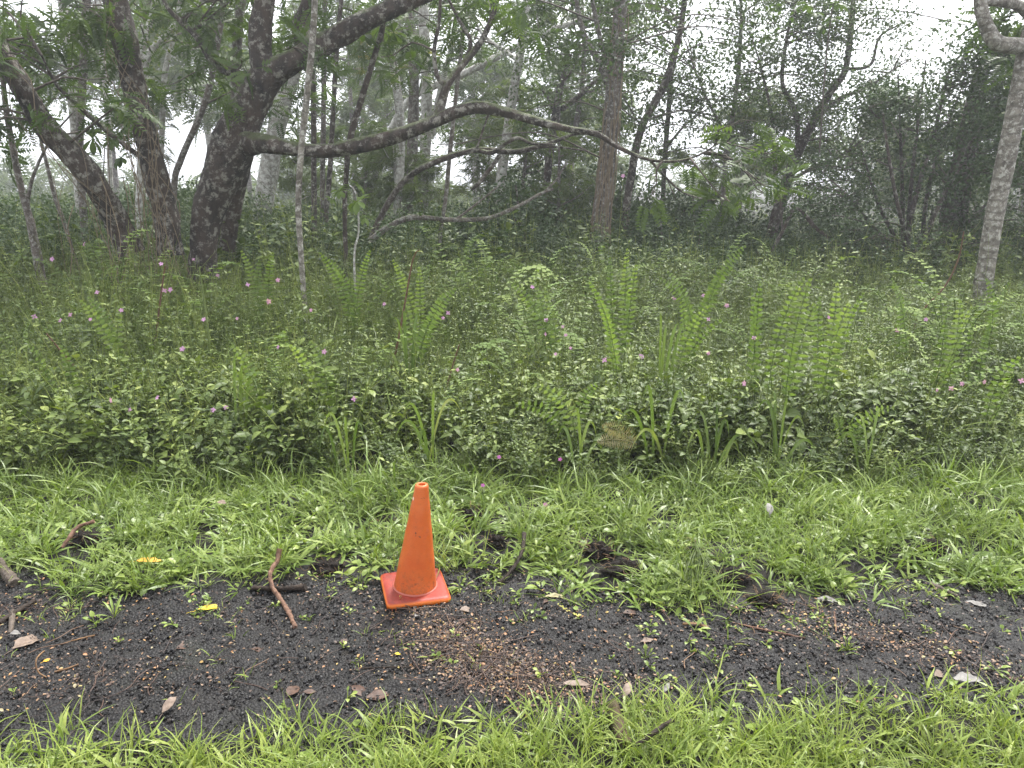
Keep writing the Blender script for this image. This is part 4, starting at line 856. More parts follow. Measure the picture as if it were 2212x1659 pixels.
fan_plant('fan_leaf_plant', 'dark fan-shaped leaves against the white sky above the slanting tree', 10.5, [(1770, 330), (1785, 120), (1800, 10), (1812, 0)], [(1812, 8, 0.2, 0), (1760, 28, 0.2, 0.1), (1778, 55, 0.2, -0.1), (1802, 40, 0.17, 0.2), (1740, 10, 0.2, 0.2)], 3, M_FEATHER)
fan_plant('fan_leaf_sapling', 'dark fan-leaved sapling behind the middle dark stem', 9.5, [(215, 470), (222, 400), (226, 320)], [(200, 300, 0.24, 0), (245, 300, 0.22, 0.1), (262, 340, 0.2, -0.1), (190, 335, 0.2, 0)], 4, M_FEATHER)

# ---------------------------------------------------------------- ferns
def frond_mesh(P0, P1, bow, wid, npair, r, start=0.22, off=None, brown=0.0):
    P0, P1 = np.asarray(P0), np.asarray(P1); L = np.linalg.norm(P1 - P0)
    mid = P0 * 0.45 + P1 * 0.55 + bow
    t = np.linspace(0, 1, 26)[:, None]; path = (1 - t) ** 2 * P0 + 2 * t * (1 - t) * mid + t ** 2 * P1
    mb = MB(); tube(mb, path, np.linspace(0.0035, 0.001, 26), 4, r=0.3, cap=False)
    T = norm(np.gradient(path, axis=0)); face = norm(np.array((r.normal(0, 0.5), -1.0, 0.35 + r.normal(0, 0.2))))
    for k in range(npair):
        s = start + (1 - start) * (k + 0.5) / npair; i = min(25, int(s * 25)); fr_ = s * 25 - i
        p = path[i] + (path[min(25, i + 1)] - path[i]) * fr_; q = (s - start) / (1 - start)
        ln = wid * min(1.0, 0.5 + q * 2.2) * (1 - q ** 2.6) ** 0.8 + 0.006; side = norm(np.cross(face, T[i])); nrm = np.cross(T[i], side)
        for sd_ in (-1, 1):
            d = side * sd_ + T[i] * (0.02 + 0.22 * q) + face * 0.12 * r.normal(); leaf(mb, frame(p, d, up=nrm, roll=r.normal(0, 0.25)), ln * r.uniform(0.9, 1.08), L * (1 - start) / npair * 0.62, 3, r.uniform(0.0, 0.5), 0.1, 0.3, np.clip(0.4 + 0.4 * q + r.normal(0, 0.12), 0, 1))
    return mb.mesh('frond', True, off)
M_DRYFERN = leaf_mat('dry_fern', ((0.0, (0.16, 0.15, 0.07)), (0.6, (0.26, 0.22, 0.12)), (1.0, (0.34, 0.24, 0.14))), 0.6, 0.3)
FERNS = [  # base px, then tips, half width m, label
 ((1505, 680), [(1612, 530, 0.075), (1585, 560, 0.05), (1440, 585, 0.06), (1425, 600, 0.05)], 'sword fern with the longest frond arching right against the forest'),
 ((1358, 690), [(1355, 535, 0.07), (1318, 555, 0.05), (1375, 570, 0.06)], 'sword fern standing upright just right of the tree fern'),
 ((1340, 730), [(1272, 608, 0.06), (1290, 640, 0.05)], 'sword fern leaning left below the vine-wrapped trunk'),
 ((1210, 720), [(1098, 606, 0.055), (1152, 606, 0.055), (1175, 620, 0.04)], 'sword fern of dark leaning fronds below the tree fern'),
 ((885, 740), [(985, 622, 0.065), (960, 632, 0.05), (872, 650, 0.055)], 'sword fern with a bright frond leaning right above the cone'),
 ((1690, 830), [(1752, 600, 0.075), (1760, 655, 0.085), (1738, 598, 0.06)], 'largest bright sword fern, frond nearest the slanting trunk'),
 ((1795, 830), [(1835, 655, 0.08), (1808, 610, 0.06), (1868, 630, 0.05), (1770, 640, 0.05)], 'bright sword fern next right of the largest one'),
 ((1640, 760), [(1625, 630, 0.05), (1642, 610, 0.05)], 'small dark sword fern left of the largest bright one'),
 ((2060, 790), [(2075, 648, 0.075), (2045, 680, 0.06), (2100, 660, 0.06)], 'sword fern of three upright fronds below the curled tree'),
 ((1985, 720), [(1925, 600, 0.06), (1950, 640, 0.04)], 'sword fern frond leaning left before the bushy tree'),
 ((2165, 900), [(2205, 770, 0.075), (2190, 800, 0.06)], 'sword fern cut by the right edge'),
 ((2150, 800), [(2105, 690, 0.05), (2140, 700, 0.04)], 'thin yellow-green fern near the right edge'),
 ((760, 620), [(690, 545, 0.06), (715, 560, 0.05), (800, 540, 0.05)], 'fern arching left beside the ringed sapling'),
 ((540, 610), [(520, 540, 0.05), (560, 560, 0.05), (590, 545, 0.05)], 'fern tuft at the foot of the big stem'),
 ((230, 680), [(172, 648, 0.06), (190, 640, 0.05), (262, 650, 0.05)], 'pale arching fern in the far left undergrowth'),
 ((100, 790), [(58, 735, 0.06), (130, 745, 0.05)], 'low dark fern among the left undergrowth'),
 ((560, 830), [(500, 745, 0.06), (505, 800, 0.06)], 'dark fern left of the pale reed stalk'),
 ((690, 800), [(625, 745, 0.07), (668, 735, 0.06)], 'delicate fern in the middle of the left undergrowth'),
 ((1240, 940), [(1110, 875, 0.07), (1290, 830, 0.06), (1150, 830, 0.06)], 'drooping fern in the centre of the undergrowth'),
 ((1270, 1000), [(1225, 950, 0.05), (1245, 1000, 0.05)], 'pale fern hanging low right of the cone tip'),
 ((1860, 960), [(1935, 880, 0.06), (1800, 900, 0.06), (1830, 905, 0.05)], 'arching fern below the bright sword ferns'),
 ((1480, 700), [(1530, 660, 0.05), (1560, 690, 0.05), (1470, 640, 0.05)], 'spreading fern under the longest frond'),
 ((900, 640), [(848, 560, 0.05), (905, 575, 0.05)], 'small fern at the edge of the forest above the cone'),
 ((2150, 690), [(2130, 600, 0.05), (2180, 610, 0.05)], 'faint fern at the foot of the curled tree'),
]
rng = np.random.default_rng(41)
for k, (bpx, tips, lb) in enumerate(FERNS):
    h0 = hit(*bpx); Y = h0[1] + 0.1; root = np.array((h0[0], Y, 0.0))
    t = empty('sword_fern', root); tag(t, lb, 'fern', 'ferns in the undergrowth')
    for (tx, ty, wd) in tips:
        tip = W(tx, ty, Y + rng.uniform(-0.15, 0.15)); base = root + np.array((rng.normal(0, 0.03), rng.normal(0, 0.03), 0.05))
        bow = np.array((root[0] - tip[0] + rng.normal(0, 0.08), rng.normal(0, 0.1), abs(tip[0] - root[0]) * 0.7 + 0.12)) * 0.5
        L = np.linalg.norm(tip - base)
        obj('frond', frond_mesh(base, tip, bow, wd * 1.25 * (Y / 5.2) ** 0.5, int(np.clip(L * 21, 11, 24)), rng, 0.3, root), M_FERN, t)
# dry brown frond
h0 = hit(1375, 960); root = np.array((h0[0], h0[1], 0)); t = empty('dry_fern', root); tag(t, 'withered brown fern frond in the undergrowth right of the cone', 'fern')
for tx, ty in ((1300, 920), (1290, 955)):
    obj('frond', frond_mesh(h0, W(tx, ty, h0[1] - 0.15), np.array((0, 0, 0.04)), 0.07, 20, rng, 0.05, root), M_DRYFERN, t)
# tree fern
Y = 8.6; root = W(1150, 640, Y); root[2] = 0; t = empty('tree_fern', root); tag(t, 'tree fern spreading wide fronds before the dark shrub', 'fern')
c = W(1152, 612, Y)
mb = MB(); tube(mb, np.array((root, (root + c) / 2, c)), (0.07, 0.06, 0.05), 8, 0.1, rng); obj('trunk', mb.mesh('trunk', True, root), M_BARKDARK, t)
for (tx, ty, dY) in ((1065, 575, -0.2), (1085, 590, -0.5), (1120, 585, -0.6), (1238, 588, -0.2), (1215, 570, 0.1), (1190, 590, -0.5), (1110, 570, 0.3), (1165, 565, 0.2)):
    tip = W(tx, ty, Y + dY); obj('frond', frond_mesh(c, tip, np.array((0, 0, 0.16)), 0.13, 18, rng, 0.1, root), M_FERN, t)

# ---------------------------------------------------------------- tall reed stalks and broad grass clumps
def stalk(label, px, Y, m_, seed, wpx=5, leaves=6):
    r = np.random.default_rng(seed); pts = [W(a, b_, Y) for a, b_ in px]; root = pts[0].copy(); root[2] = 0; pts.insert(0, root.copy()); t = empty('tall_stalk', root); tag(t, label, 'stalk', 'tall single stalks')
    rad = wpx * 0.5 * Y / FOC; pp, rr = smooth_path(pts, np.linspace(rad * 1.3, rad * 0.6, len(pts)), 0.06); mb = MB(); tube(mb, pp, rr, 6); obj('stem', mb.mesh('stem', True, root), m_, t)
    for q in range(leaves):
        p = pp[int(len(pp) * (1 - 0.12 * r.random() ** 1.5)) - 1]; a = r.random() * 6.28; mb = MB(); L = r.uniform(0.05, 0.1)
        leaf(mb, frame(p, (math.cos(a), math.sin(a), r.uniform(0, 0.6))), L, L * 0.4, 4, 0.7, 0.25, 0.45, 0.5 + 0.5 * r.random()); obj('leaf', mb.mesh('leaf', True, root), M_HERB, t)
stalk('tall brown stalk topped by small leaves before the middle stem', [(328, 820), (338, 720), (350, 620), (357, 575)], 5.2, M_BROWNSTALK, 1)
stalk('pale green stalk right of the tall brown one, leafy tip', [(458, 820), (450, 720), (440, 640), (430, 578)], 5.0, M_STALK, 2)
stalk('brown stalk leaning right above the cone with green tip', [(832, 850), (855, 760), (872, 670), (892, 560), (905, 540)], 4.8, M_BROWNSTALK, 3)
stalk('short brown stalk leaning right between the grass blades above the cone', [(958, 870), (975, 800), (992, 745)], 4.3, M_BROWNSTALK, 4, 5, 2)
stalk('reddish brown stalk low among the left undergrowth leaves', [(632, 900), (640, 860), (655, 820)], 4.2, M_BROWNSTALK, 5, 5, 2)
stalk('slanting dark stalk at the far left of the undergrowth', [(195, 830), (150, 780), (100, 720)], 4.7, M_BROWNSTALK, 6, 5, 3)
stalk('thin dark bare stalk near the right edge below the curled tree', [(1980, 690), (2040, 620), (2070, 560), (2082, 500)], 6.5, M_BROWNSTALK, 7, 4, 0)
stalk('thin brown stalk beside the bright ferns at right', [(1775, 990), (1790, 900), (1802, 845)], 4.2, M_BROWNSTALK, 8, 4, 2)
def clump(label, px, Y, tips, seed, wd=0.016, m_=M_GRASS):
    r = np.random.default_rng(seed); Y = min(Y, np.mean([hit(a, b_ + 20)[1] for a, b_, _ in tips]) + 0.05); wd *= 0.85; root = W(px[0], px[1], Y); root[2] = 0; t = empty('broad_grass_clump', root); tag(t, label, 'grass clump', 'clumps of broad long grass')
    for (tx, ty, ht) in tips:
        tip = W(tx, ty, Y + r.uniform(-0.12, 0.12)); base = root + np.array((r.normal(0, 0.02), r.normal(0, 0.02), 0)); top = np.array((base[0] * 0.5 + tip[0] * 0.5, (base[1] + tip[1]) / 2, max(tip[2], 0) + ht))
        s = np.linspace(0, 1, 12)[:, None]; path = (1 - s) ** 2 * base + 2 * s * (1 - s) * top + s ** 2 * tip
        T = norm(np.gradient(path, axis=0)); side = norm(np.cross(T, np.array((r.normal(0, 0.6), -1, 0.2)))); w = wd * 0.5 * np.clip(np.minimum(0.4 + s[:, 0] * 2, (1 - s[:, 0]) * 2.5), 0.02, 1); nn = np.cross(side, T)
        v = np.stack((path - side * w[:, None], path - nn * w[:, None] * 0.35, path + side * w[:, None]), 1).reshape(-1, 3); f = []
        for i in range(11): f += [(3 * i, 3 * i + 1, 3 * i + 4, 3 * i + 3), (3 * i + 1, 3 * i + 2, 3 * i + 5, 3 * i + 4)]
        mb = MB(); mb.add(v, f, r.random()); obj('blade', mb.mesh('blade', True, root), m_, t)
clump('bright grass blades standing above the cone, clump of five', (885, 860), 4.5, [(848, 700, 0.2), (872, 690, 0.25), (908, 695, 0.25), (900, 735, 0.1), (826, 770, 0.2)], 1, 0.022)
clump('upright grass blades left of the longest fern frond', (1430, 800), 5.0, [(1425, 690, 0.2), (1440, 720, 0.2), (1470, 712, 0.2), (1490, 705, 0.2)], 2, 0.02)
clump('arching grass in front of the drooping fern', (1430, 1000), 4.0, [(1330, 930, 0.3), (1390, 860, 0.25), (1480, 880, 0.3), (1520, 950, 0.3), (1360, 980, 0.3)], 3, 0.02)
clump('grass clump whose blades bend over at centre right', (1540, 1060), 3.75, [(1500, 900, 0.15), (1575, 950, 0.3), (1600, 1010, 0.35), (1480, 990, 0.35), (1640, 980, 0.3), (1545, 880, 0.1)], 4, 0.018)
clump('tall grass blades below the largest bright fern', (1680, 1020), 3.95, [(1668, 850, 0.1), (1700, 880, 0.2), (1740, 940, 0.3), (1630, 900, 0.3), (1770, 1000, 0.3)], 5, 0.02)
clump('drooping grass blades left of the cone tip', (745, 1010), 4.0, [(700, 930, 0.3), (745, 925, 0.2), (690, 985, 0.35), (790, 960, 0.3)], 6, 0.016)
clump('grey-green arching blades just above the cone', (930, 960), 4.1, [(870, 900, 0.25), (850, 960, 0.35), (940, 860, 0.15), (1000, 900, 0.3), (905, 1000, 0.4)], 7, 0.02)
clump('grass blade pair in the left undergrowth', (520, 900), 4.4, [(512, 770, 0.1), (530, 800, 0.15), (560, 850, 0.3)], 8, 0.018)
clump('bending grass below the bushy tree at right', (1870, 1010), 3.9, [(1830, 930, 0.3), (1900, 900, 0.2), (1940, 960, 0.35), (1800, 990, 0.35)], 9, 0.016)
clump('long grass leaning out beside the gap right of the cone', (1250, 1040), 3.8, [(1200, 960, 0.3), (1240, 900, 0.15), (1290, 950, 0.3), (1310, 1010, 0.35)], 10, 0.017)

# ---------------------------------------------------------------- pink flowers
def petal_mesh(m_):
    mb = MB(); leaf(mb, np.eye(4), 1.0, 0.5, 4, 0.5, 0.15, 0.58, 0.5); me = mb.mesh('petal'); me.materials.append(m_); return me
PET, PETD = petal_mesh(M_PETAL), petal_mesh(M_PETALD)
FL = [(348, 570), (418, 560), (368, 626), (355, 627), (210, 632), (182, 528), (262, 670), (195, 690), (152, 680), (130, 692), (74, 684), (394, 754), (512, 688), (600, 605), (580, 651), (672, 670), (601, 750), (340, 859), (460, 886), (488, 880), (765, 862), (830, 657), (957, 687), (968, 676),
      (1180, 692), (1216, 706), (1222, 724), (1178, 722), (1232, 752), (1306, 778), (1385, 770), (1456, 644), (1520, 638), (1570, 660), (1530, 763), (1628, 730), (1790, 686), (1704, 680), (1607, 828), (2126, 825), (2078, 829), (2054, 839), (2024, 843), (2206, 823), (1938, 714), (1530, 690), (1346, 380), (988, 799), (240, 865), (280, 885), (1200, 765), (1150, 620), (470, 595), (535, 615), (112, 560), (2000, 690), (700, 760), (440, 690)]
FL = sorted(FL, key=lambda p: p[0]); rng = np.random.default_rng(51)
for k, (px, py) in enumerate(FL):
    if py < 450: p = W(px, py, 9.0)
    else: p = hit(px, py + 14)
    Y = p[1] - 0.06; c = W(px, py, Y); root = np.array((c[0] + rng.normal(0, 0.04), Y + 0.08, 0.0))
    t = empty('pink_flower', root); tag(t, 'pink wild flower on a thin stem, %s from the left' % ordinal(k + 1), 'flower', 'pink flowers in the undergrowth')
    mb = MB(); pp, rr = smooth_path([root, root * 0.4 + c * 0.6 + rng.normal(0, 0.01, 3), c], [0.0025, 0.002, 0.0012], 0.06); tube(mb, pp, rr, 4, cap=False, r=0.8)
    for q in range(4):
        i = int(len(pp) * rng.uniform(0.6, 0.95)); a = rng.random() * 6.28; leaf(mb, frame(pp[i], (math.cos(a), math.sin(a), 0.3)), 0.06, 0.02, 4, 0.6, 0.2, 0.4, rng.random())
    obj('stem', mb.mesh('stem', True, root), M_HERB, t)
    fwd = norm(np.array((rng.normal(0, 0.35), -1, 0.5 + rng.normal(0, 0.3)))); up = norm(np.cross(fwd, (1, 0, 0.1))); sd_ = np.cross(fwd, up); nb = 5 if k % 3 else 4; sz = rng.uniform(0.014, 0.023) * (1 + 0.12 * (Y - 4)); a0 = rng.random() * 6
    for q in range(nb):
        a = a0 + q / nb * 6.283; d = sd_ * math.cos(a) + up * math.sin(a) + fwd * 0.25; M = frame(c - root, d, up=fwd); M[:3, :3] *= sz * rng.uniform(0.85, 1.1)
        o = obj('petal', PET, None, t); o.matrix_local = Matrix(M.tolist())
for (px, py, lb) in ((1078, 987, 'deep purple flower low in the undergrowth right of the cone tip'), (1043, 1048, 'small purple flower in the grass just right of the cone tip'), (1178, 1090, 'small purple flower in the verge grass right of the cone'), (1210, 992, 'faint purple flower in the dark gap right of the cone')):
    Y = 3.5 if py < 1040 else (3.3 if py < 1060 else 3.15); c = W(px, py, Y); root = np.array((c[0], Y + 0.03, 0)); t = empty('purple_flower', root); tag(t, lb, 'flower')
    mb = MB(); pp, rr = smooth_path([root, (root + c) / 2, c], [0.002, 0.002, 0.001], 0.05); tube(mb, pp, rr, 4, cap=False); obj('stem', mb.mesh('stem', True, root), M_HERB, t)
    for q in range(5):
        a = q / 5 * 6.283; d = np.array((math.cos(a), -0.25, math.sin(a))); M = frame(c - root, d, up=(0, -1, 0.2)); M[:3, :3] *= 0.015; o = obj('petal', PETD, None, t); o.matrix_local = Matrix(M.tolist())

# ---------------------------------------------------------------- the traffic cone
m, n, l, b = mat('orange_rubber')
tc = n.new('ShaderNodeTexCoord'); ob = tc.outputs['Object']
c = ramp(n, l, noise(n, l, 9, 6, ob), ((0.3, (0.45, 0.078, 0.012)), (0.7, (0.53, 0.112, 0.019))))
mp = n.new('ShaderNodeMapping'); mp.inputs['Location'].default_value = (0, 0, -0.27); mp.inputs['Scale'].default_value = (1, 1, 0.75); l.new(ob, mp.inputs['Vector'])
gr = n.new('ShaderNodeTexGradient'); gr.gradient_type = 'SPHERICAL'; mp.inputs['Scale'].default_value = (7.5, 7.5, 8.5); l.new(mp.outputs[0], gr.inputs['Vector'])
sc_ = math2(n, l, 'MULTIPLY', ramp(n, l, noise(n, l, 55, 7, ob, 0.75), ((0.52, (0, 0, 0)), (0.66, (1, 1, 1)))), math2(n, l, 'ADD', math2(n, l, 'MULTIPLY', gr.outputs['Fac'], 1.6), 0.2))
c = mixc(n, l, math2(n, l, 'MULTIPLY', ramp(n, l, noise(n, l, 5, 5, ob, 0.7), ((0.42, (0, 0, 0)), (0.7, (1, 1, 1)))), 0.55), c, (0.60, 0.17, 0.05))
c = mixc(n, l, sc_, c, (0.16, 0.04, 0.02))
sz_ = n.new('ShaderNodeSeparateXYZ'); l.new(ob, sz_.inputs[0])
c = mixc(n, l, math2(n, l, 'MULTIPLY', ramp(n, l, sz_.outputs['Z'], ((0.02, (1, 1, 1)), (0.11, (0, 0, 0)))), ramp(n, l, noise(n, l, 38, 7, ob, 0.75), ((0.45, (0, 0, 0)), (0.62, (0.75, 0.75, 0.75))))), c, (0.12, 0.05, 0.03))
mp2 = n.new('ShaderNodeMapping'); mp2.inputs['Scale'].default_value = (14, 14, 90); l.new(ob, mp2.inputs['Vector'])
c = mixc(n, l, math2(n, l, 'MULTIPLY', ramp(n, l, noise(n, l, 2.2, 4, mp2.outputs[0]), ((0.5, (0, 0, 0)), (0.75, (1, 1, 1)))), 0.22), c, (0.5, 0.06, 0.012))
l.new(c, b.inputs['Base Color']); b.inputs['Roughness'].default_value = 0.46; b.inputs['Specular IOR Level'].default_value = 0.4
M_ORANGE = m
m, n, l, b = mat('weathered_red_rubber')
tc = n.new('ShaderNodeTexCoord'); ob = tc.outputs['Object']
c = ramp(n, l, noise(n, l, 14, 8, ob, 0.7), ((0.3, (0.12, 0.016, 0.011)), (0.52, (0.23, 0.026, 0.015)), (0.75, (0.32, 0.055, 0.034))))
c = mixc(n, l, ramp(n, l, noise(n, l, 60, 8, ob, 0.8), ((0.50, (0, 0, 0)), (0.66, (0.7, 0.7, 0.7)))), c, (0.10, 0.035, 0.022))
ge = n.new('ShaderNodeNewGeometry'); sx = n.new('ShaderNodeSeparateXYZ'); l.new(tc.outputs['Normal'], sx.inputs[0])
c = mixc(n, l, ramp(n, l, sx.outputs['Z'], ((0.55, (1, 1, 1)), (0.9, (0, 0, 0)))), c, (0.50, 0.12, 0.017))
l.new(c, b.inputs['Base Color']); b.inputs['Roughness'].default_value = 0.5; b.inputs['Specular IOR Level'].default_value = 0.3; M_REDBASE = m
root = np.array((-0.371, 2.527, 0.008)); t = empty('traffic_cone', root); tag(t, 'scuffed orange rubber traffic cone on a square base at the gravel edge', 'traffic cone')
t.rotation_euler = (R(0.5), R(2.4), R(16))
# square base with rounded corners
mb = MB(); nb = 64; prof = [(0.0, 0.109), (0.004, 0.1135), (0.010, 0.115), (0.016, 0.1135), (0.0215, 0.108), (0.024, 0.099), (0.0235, 0.088), (0.024, 0.0)]
th = np.linspace(0, 2 * math.pi, nb, endpoint=False); rings = []
for z, hw in prof:
    hw *= 1.05
    cx, cyy = np.cos(th), np.sin(th); pw = 0.16
    x_ = np.sign(cx) * np.abs(cx) ** pw * hw; y_ = np.sign(cyy) * np.abs(cyy) ** pw * hw
    rings.append(np.stack((x_, y_, np.full(nb, z)), -1))
v = np.concatenate(rings); f = []
for i in range(len(prof) - 1):
    for j in range(nb): f.append((i * nb + j, i * nb + (j + 1) % nb, (i + 1) * nb + (j + 1) % nb, (i + 1) * nb + j))
mb.add(v, f); base_o = obj('base', mb.mesh('base'), M_REDBASE, t)
mb = MB()                                   # small rubber nubs along the lower edge
for sd_ in range(4):
    for k in range(16):
        u = -0.1 + 0.2 * k / 15; a = sd_ * math.pi / 2; p = np.array((0.115, u, 0.001)); p = np.array((p[0] * math.cos(a) - p[1] * math.sin(a), p[0] * math.sin(a) + p[1] * math.cos(a), p[2]))
        tube(mb, np.array((p + (0, 0, -0.008), p, p + (0, 0, 0.004))), (0.002, 0.0035, 0.003), 5)
obj('foot_nubs', mb.mesh('foot_nubs'), M_ORANGE, base_o)
# collar and body
def lathe(prof, nseg=64, lean=0.0):
    mb = MB(); th = np.linspace(0, 2 * math.pi, nseg, endpoint=False); v = []
    for r_, z in prof: v.append(np.stack((np.cos(th) * r_ + lean * z * math.cos(-0.28), np.sin(th) * r_ + lean * z * math.sin(-0.28), np.full(nseg, z)), -1))
    v = np.concatenate(v); f = []
    for i in range(len(prof) - 1):
        for j in range(nseg): f.append((i * nseg + j, i * nseg + (j + 1) % nseg, (i + 1) * nseg + (j + 1) % nseg, (i + 1) * nseg + j))
    mb.add(v, f); return mb
zz = np.linspace(0.03, 0.415, 24)
def cone_r(z): return 0.0795 - (z - 0.03) * (0.0795 - 0.0262) / 0.385
body = [(cone_r(z) + 0.0005 * math.sin(z * 60), z) for z in zz]
body = [(0.081, 0.022), (0.080, 0.026)] + body + [(0.0255, 0.424), (0.0245, 0.430), (0.0215, 0.435), (0.0165, 0.4365), (0.0135, 0.4355), (0.0125, 0.432), (0.0135, 0.40), (0.03, 0.28)]
bo = obj('cone_body', lathe(body, 72, 0.05).mesh('cone_body'), M_ORANGE, t)
m, n, l, b = mat('dusty_collar'); b.inputs['Base Color'].default_value = (0.30, 0.075, 0.05, 1); b.inputs['Roughness'].default_value = 0.6
obj('collar', lathe([(0.0855, 0.0235), (0.0848, 0.0258), (0.083, 0.0272), (0.0795, 0.0275)], 72, 0.05).mesh('collar'), m, t)
# white paint chip and dark scuffs on the body, thin raised patches
def patch(name, ang, z, wa, hz, m_, seed, parent):
    r = np.random.default_rng(seed); n_ = 12; v = [(0, 0)] + [(math.cos(a) * wa * r.uniform(0.6, 1.1), math.sin(a) * hz * r.uniform(0.6, 1.1)) for a in np.linspace(0, 6.283, n_, endpoint=False)]
    P = []
    for (a, h) in v:
        zz_ = z + h; rr_ = cone_r(zz_) + 0.0014; P.append((math.cos(ang + a / rr_) * rr_ + 0.05 * zz_ * math.cos(-0.28), math.sin(ang + a / rr_) * rr_ + 0.05 * zz_ * math.sin(-0.28), zz_))
    mb = MB(); mb.add(P, [(0, 1 + k, 1 + (k + 1) % n_) for k in range(n_)]); return obj(name, mb.mesh(name), m_, parent)
m, n, l, b = mat('white_paint_chip'); b.inputs['Base Color'].default_value = (0.72, 0.55, 0.47, 1); b.inputs['Roughness'].default_value = 0.6
front = -math.pi / 2 - R(16)
patch('paint_chip', front - 0.95, 0.385, 0.0045, 0.009, m, 1, bo)
m, n, l, b = mat('dark_scuff'); b.inputs['Base Color'].default_value = (0.10, 0.03, 0.018, 1); b.inputs['Roughness'].default_value = 0.7
for k, (a, z, w_, h_) in enumerate(((-0.12, 0.262, 0.003, 0.0045), (-0.1, 0.252, 0.0025, 0.002), (-0.16, 0.285, 0.0015, 0.0015), (-0.17, 0.30, 0.0012, 0.001), (0.18, 0.250, 0.006, 0.0012), (0.22, 0.246, 0.003, 0.0022), (0.2, 0.392, 0.002, 0.0015), (0.36, 0.394, 0.0016, 0.0022), (0.5, 0.392, 0.0016, 0.002))):
    patch('scuff', front + a, z, w_, h_, m, 10 + k, bo)

# ---------------------------------------------------------------- fallen leaves, sticks and soil clods, one by one
def dead_leaf_mat(name, c1, c2): return plain(name, c1, c2, 60, 0.55, 0.4, 0.002)
ML = {'yellow': dead_leaf_mat('yellow_leaf', (0.42, 0.28, 0.012), (0.56, 0.41, 0.025)), 'tan': dead_leaf_mat('tan_leaf', (0.10, 0.07, 0.052), (0.20, 0.15, 0.115)), 'brown': dead_leaf_mat('brown_leaf', (0.035, 0.020, 0.014), (0.085, 0.046, 0.03)),
      'grey': dead_leaf_mat('grey_leaf', (0.09, 0.083, 0.077), (0.19, 0.18, 0.165)), 'cream': dead_leaf_mat('cream_leaf', (0.20, 0.175, 0.09), (0.32, 0.28, 0.15)), 'green': M_LAWN, 'orange': dead_leaf_mat('orange_leaf', (0.38, 0.20, 0.02), (0.50, 0.28, 0.03))}
def dead_leaf(px, py, Lpx, wf, ang, col, label, lift=0.012, curl=0.5, tilt=0.0, name='fallen_leaf'):
    p = G(px, py); d = np.linalg.norm(p - np.array((0, 0, CAM_H))); L = Lpx * d / FOC; p[2] = float(terrain(p[0], p[1])) + lift - (0.004 if lift < 0.02 else 0)
    a = R(ang); mb = MB(); dirn = np.array((math.cos(a) * math.cos(tilt), math.sin(a) * math.cos(tilt), math.sin(tilt))); M = frame(-dirn * L * 0.5 + np.array((0, 0, 0.004)), dirn, roll=0.15)
    leaf(mb, M, L, L * wf, 9, curl * 0.7, 0.22, 0.5, 0.5); rl = np.random.default_rng(int(px * 7 + py)); mb.v[0] += rl.normal(0, L * 0.014, mb.v[0].shape).astype(np.float32); tube(mb, np.array((-dirn * L * 0.5, -dirn * L * 0.62 + (0, 0, 0.002), -dirn * L * 0.75)), 0.0012, 4)
    o = obj(name, mb.mesh(name), ML[col]); o.location = [float(q) for q in p]; tag(o, label, 'leaf', 'fallen leaves')
dead_leaf(459, 1314, 62, 0.22, 28, 'yellow', 'bright yellow fallen leaf lying on the gravel left of the cone')
dead_leaf(330, 1237, 52, 0.26, 12, 'orange', 'yellow-orange fallen leaf in the grass above the bright yellow one', 0.05)
dead_leaf(66, 1388, 62, 0.5, 70, 'tan', 'large tan dead leaf on the gravel at the left edge', 0.016, 0.7)
dead_leaf(38, 1380, 18, 0.7, 30, 'grey', 'small whitish curled leaf beside the large tan leaf', 0.02, 1.2)
dead_leaf(635, 1496, 44, 0.55, 75, 'brown', 'broad olive-brown dead leaf on the gravel below the cone')
dead_leaf(672, 1500, 30, 0.4, 10, 'brown', 'dark red-brown leaf right of the broad olive-brown leaf')
dead_leaf(1203, 1292, 48, 0.3, 12, 'cream', 'pale speckled cream leaf on the ground right of the cone')
dead_leaf(1658, 1137, 34, 0.5, 80, 'grey', 'white upright dead leaf in the verge grass at right', 0.09, 0.8, 0.7)
dead_leaf(397, 1402, 26, 0.6, 40, 'brown', 'small torn reddish leaf on the left gravel', 0.012, 0.9)
dead_leaf(560, 1412, 30, 0.35, -15, 'brown', 'narrow dark leaf lying on the gravel below the long stick')
dead_leaf(370, 1540, 40, 0.45, 70, 'tan', 'tan dead leaf at the front grass edge on the left', 0.03, 0.5, 0.4)
dead_leaf(1000, 1345, 30, 0.45, 60, 'brown', 'dark curled leaf on the gravel near the cone base')
dead_leaf(1010, 1322, 34, 0.5, 20, 'tan', 'brown curled leaf right of the cone base corner', 0.015, 0.9)
dead_leaf(902, 1338, 16, 0.7, 60, 'grey', 'small white scrap of leaf in front of the cone base', 0.016, 1.0)
dead_leaf(1365, 1328, 38, 0.4, 10, 'brown', 'dark leaf curled on the gravel right of the yellow sprig')
dead_leaf(1248, 1486, 62, 0.25, 8, 'tan', 'long brown dead leaf at the front grass edge, centre', 0.02, 0.6)
dead_leaf(1400, 1388, 40, 0.28, 25, 'tan', 'rolled tan leaf on the centre of the gravel')
dead_leaf(820, 1508, 50, 0.55, 15, 'brown', 'flat dark brown leaf at the front of the gravel below the cone', 0.012, 0.2)
dead_leaf(778, 1500, 44, 0.45, -35, 'brown', 'glossy dark curled leaf near the front grass below the cone', 0.014, 0.9)
dead_leaf(1355, 1508, 46, 0.35, 62, 'tan', 'upright tan leaf at the front grass edge before the mossy stick', 0.03, 0.5, 0.4)
dead_leaf(2090, 1480, 54, 0.4, -10, 'grey', 'large grey dead leaf at the front grass edge on the right', 0.025, 0.5, 0.2)
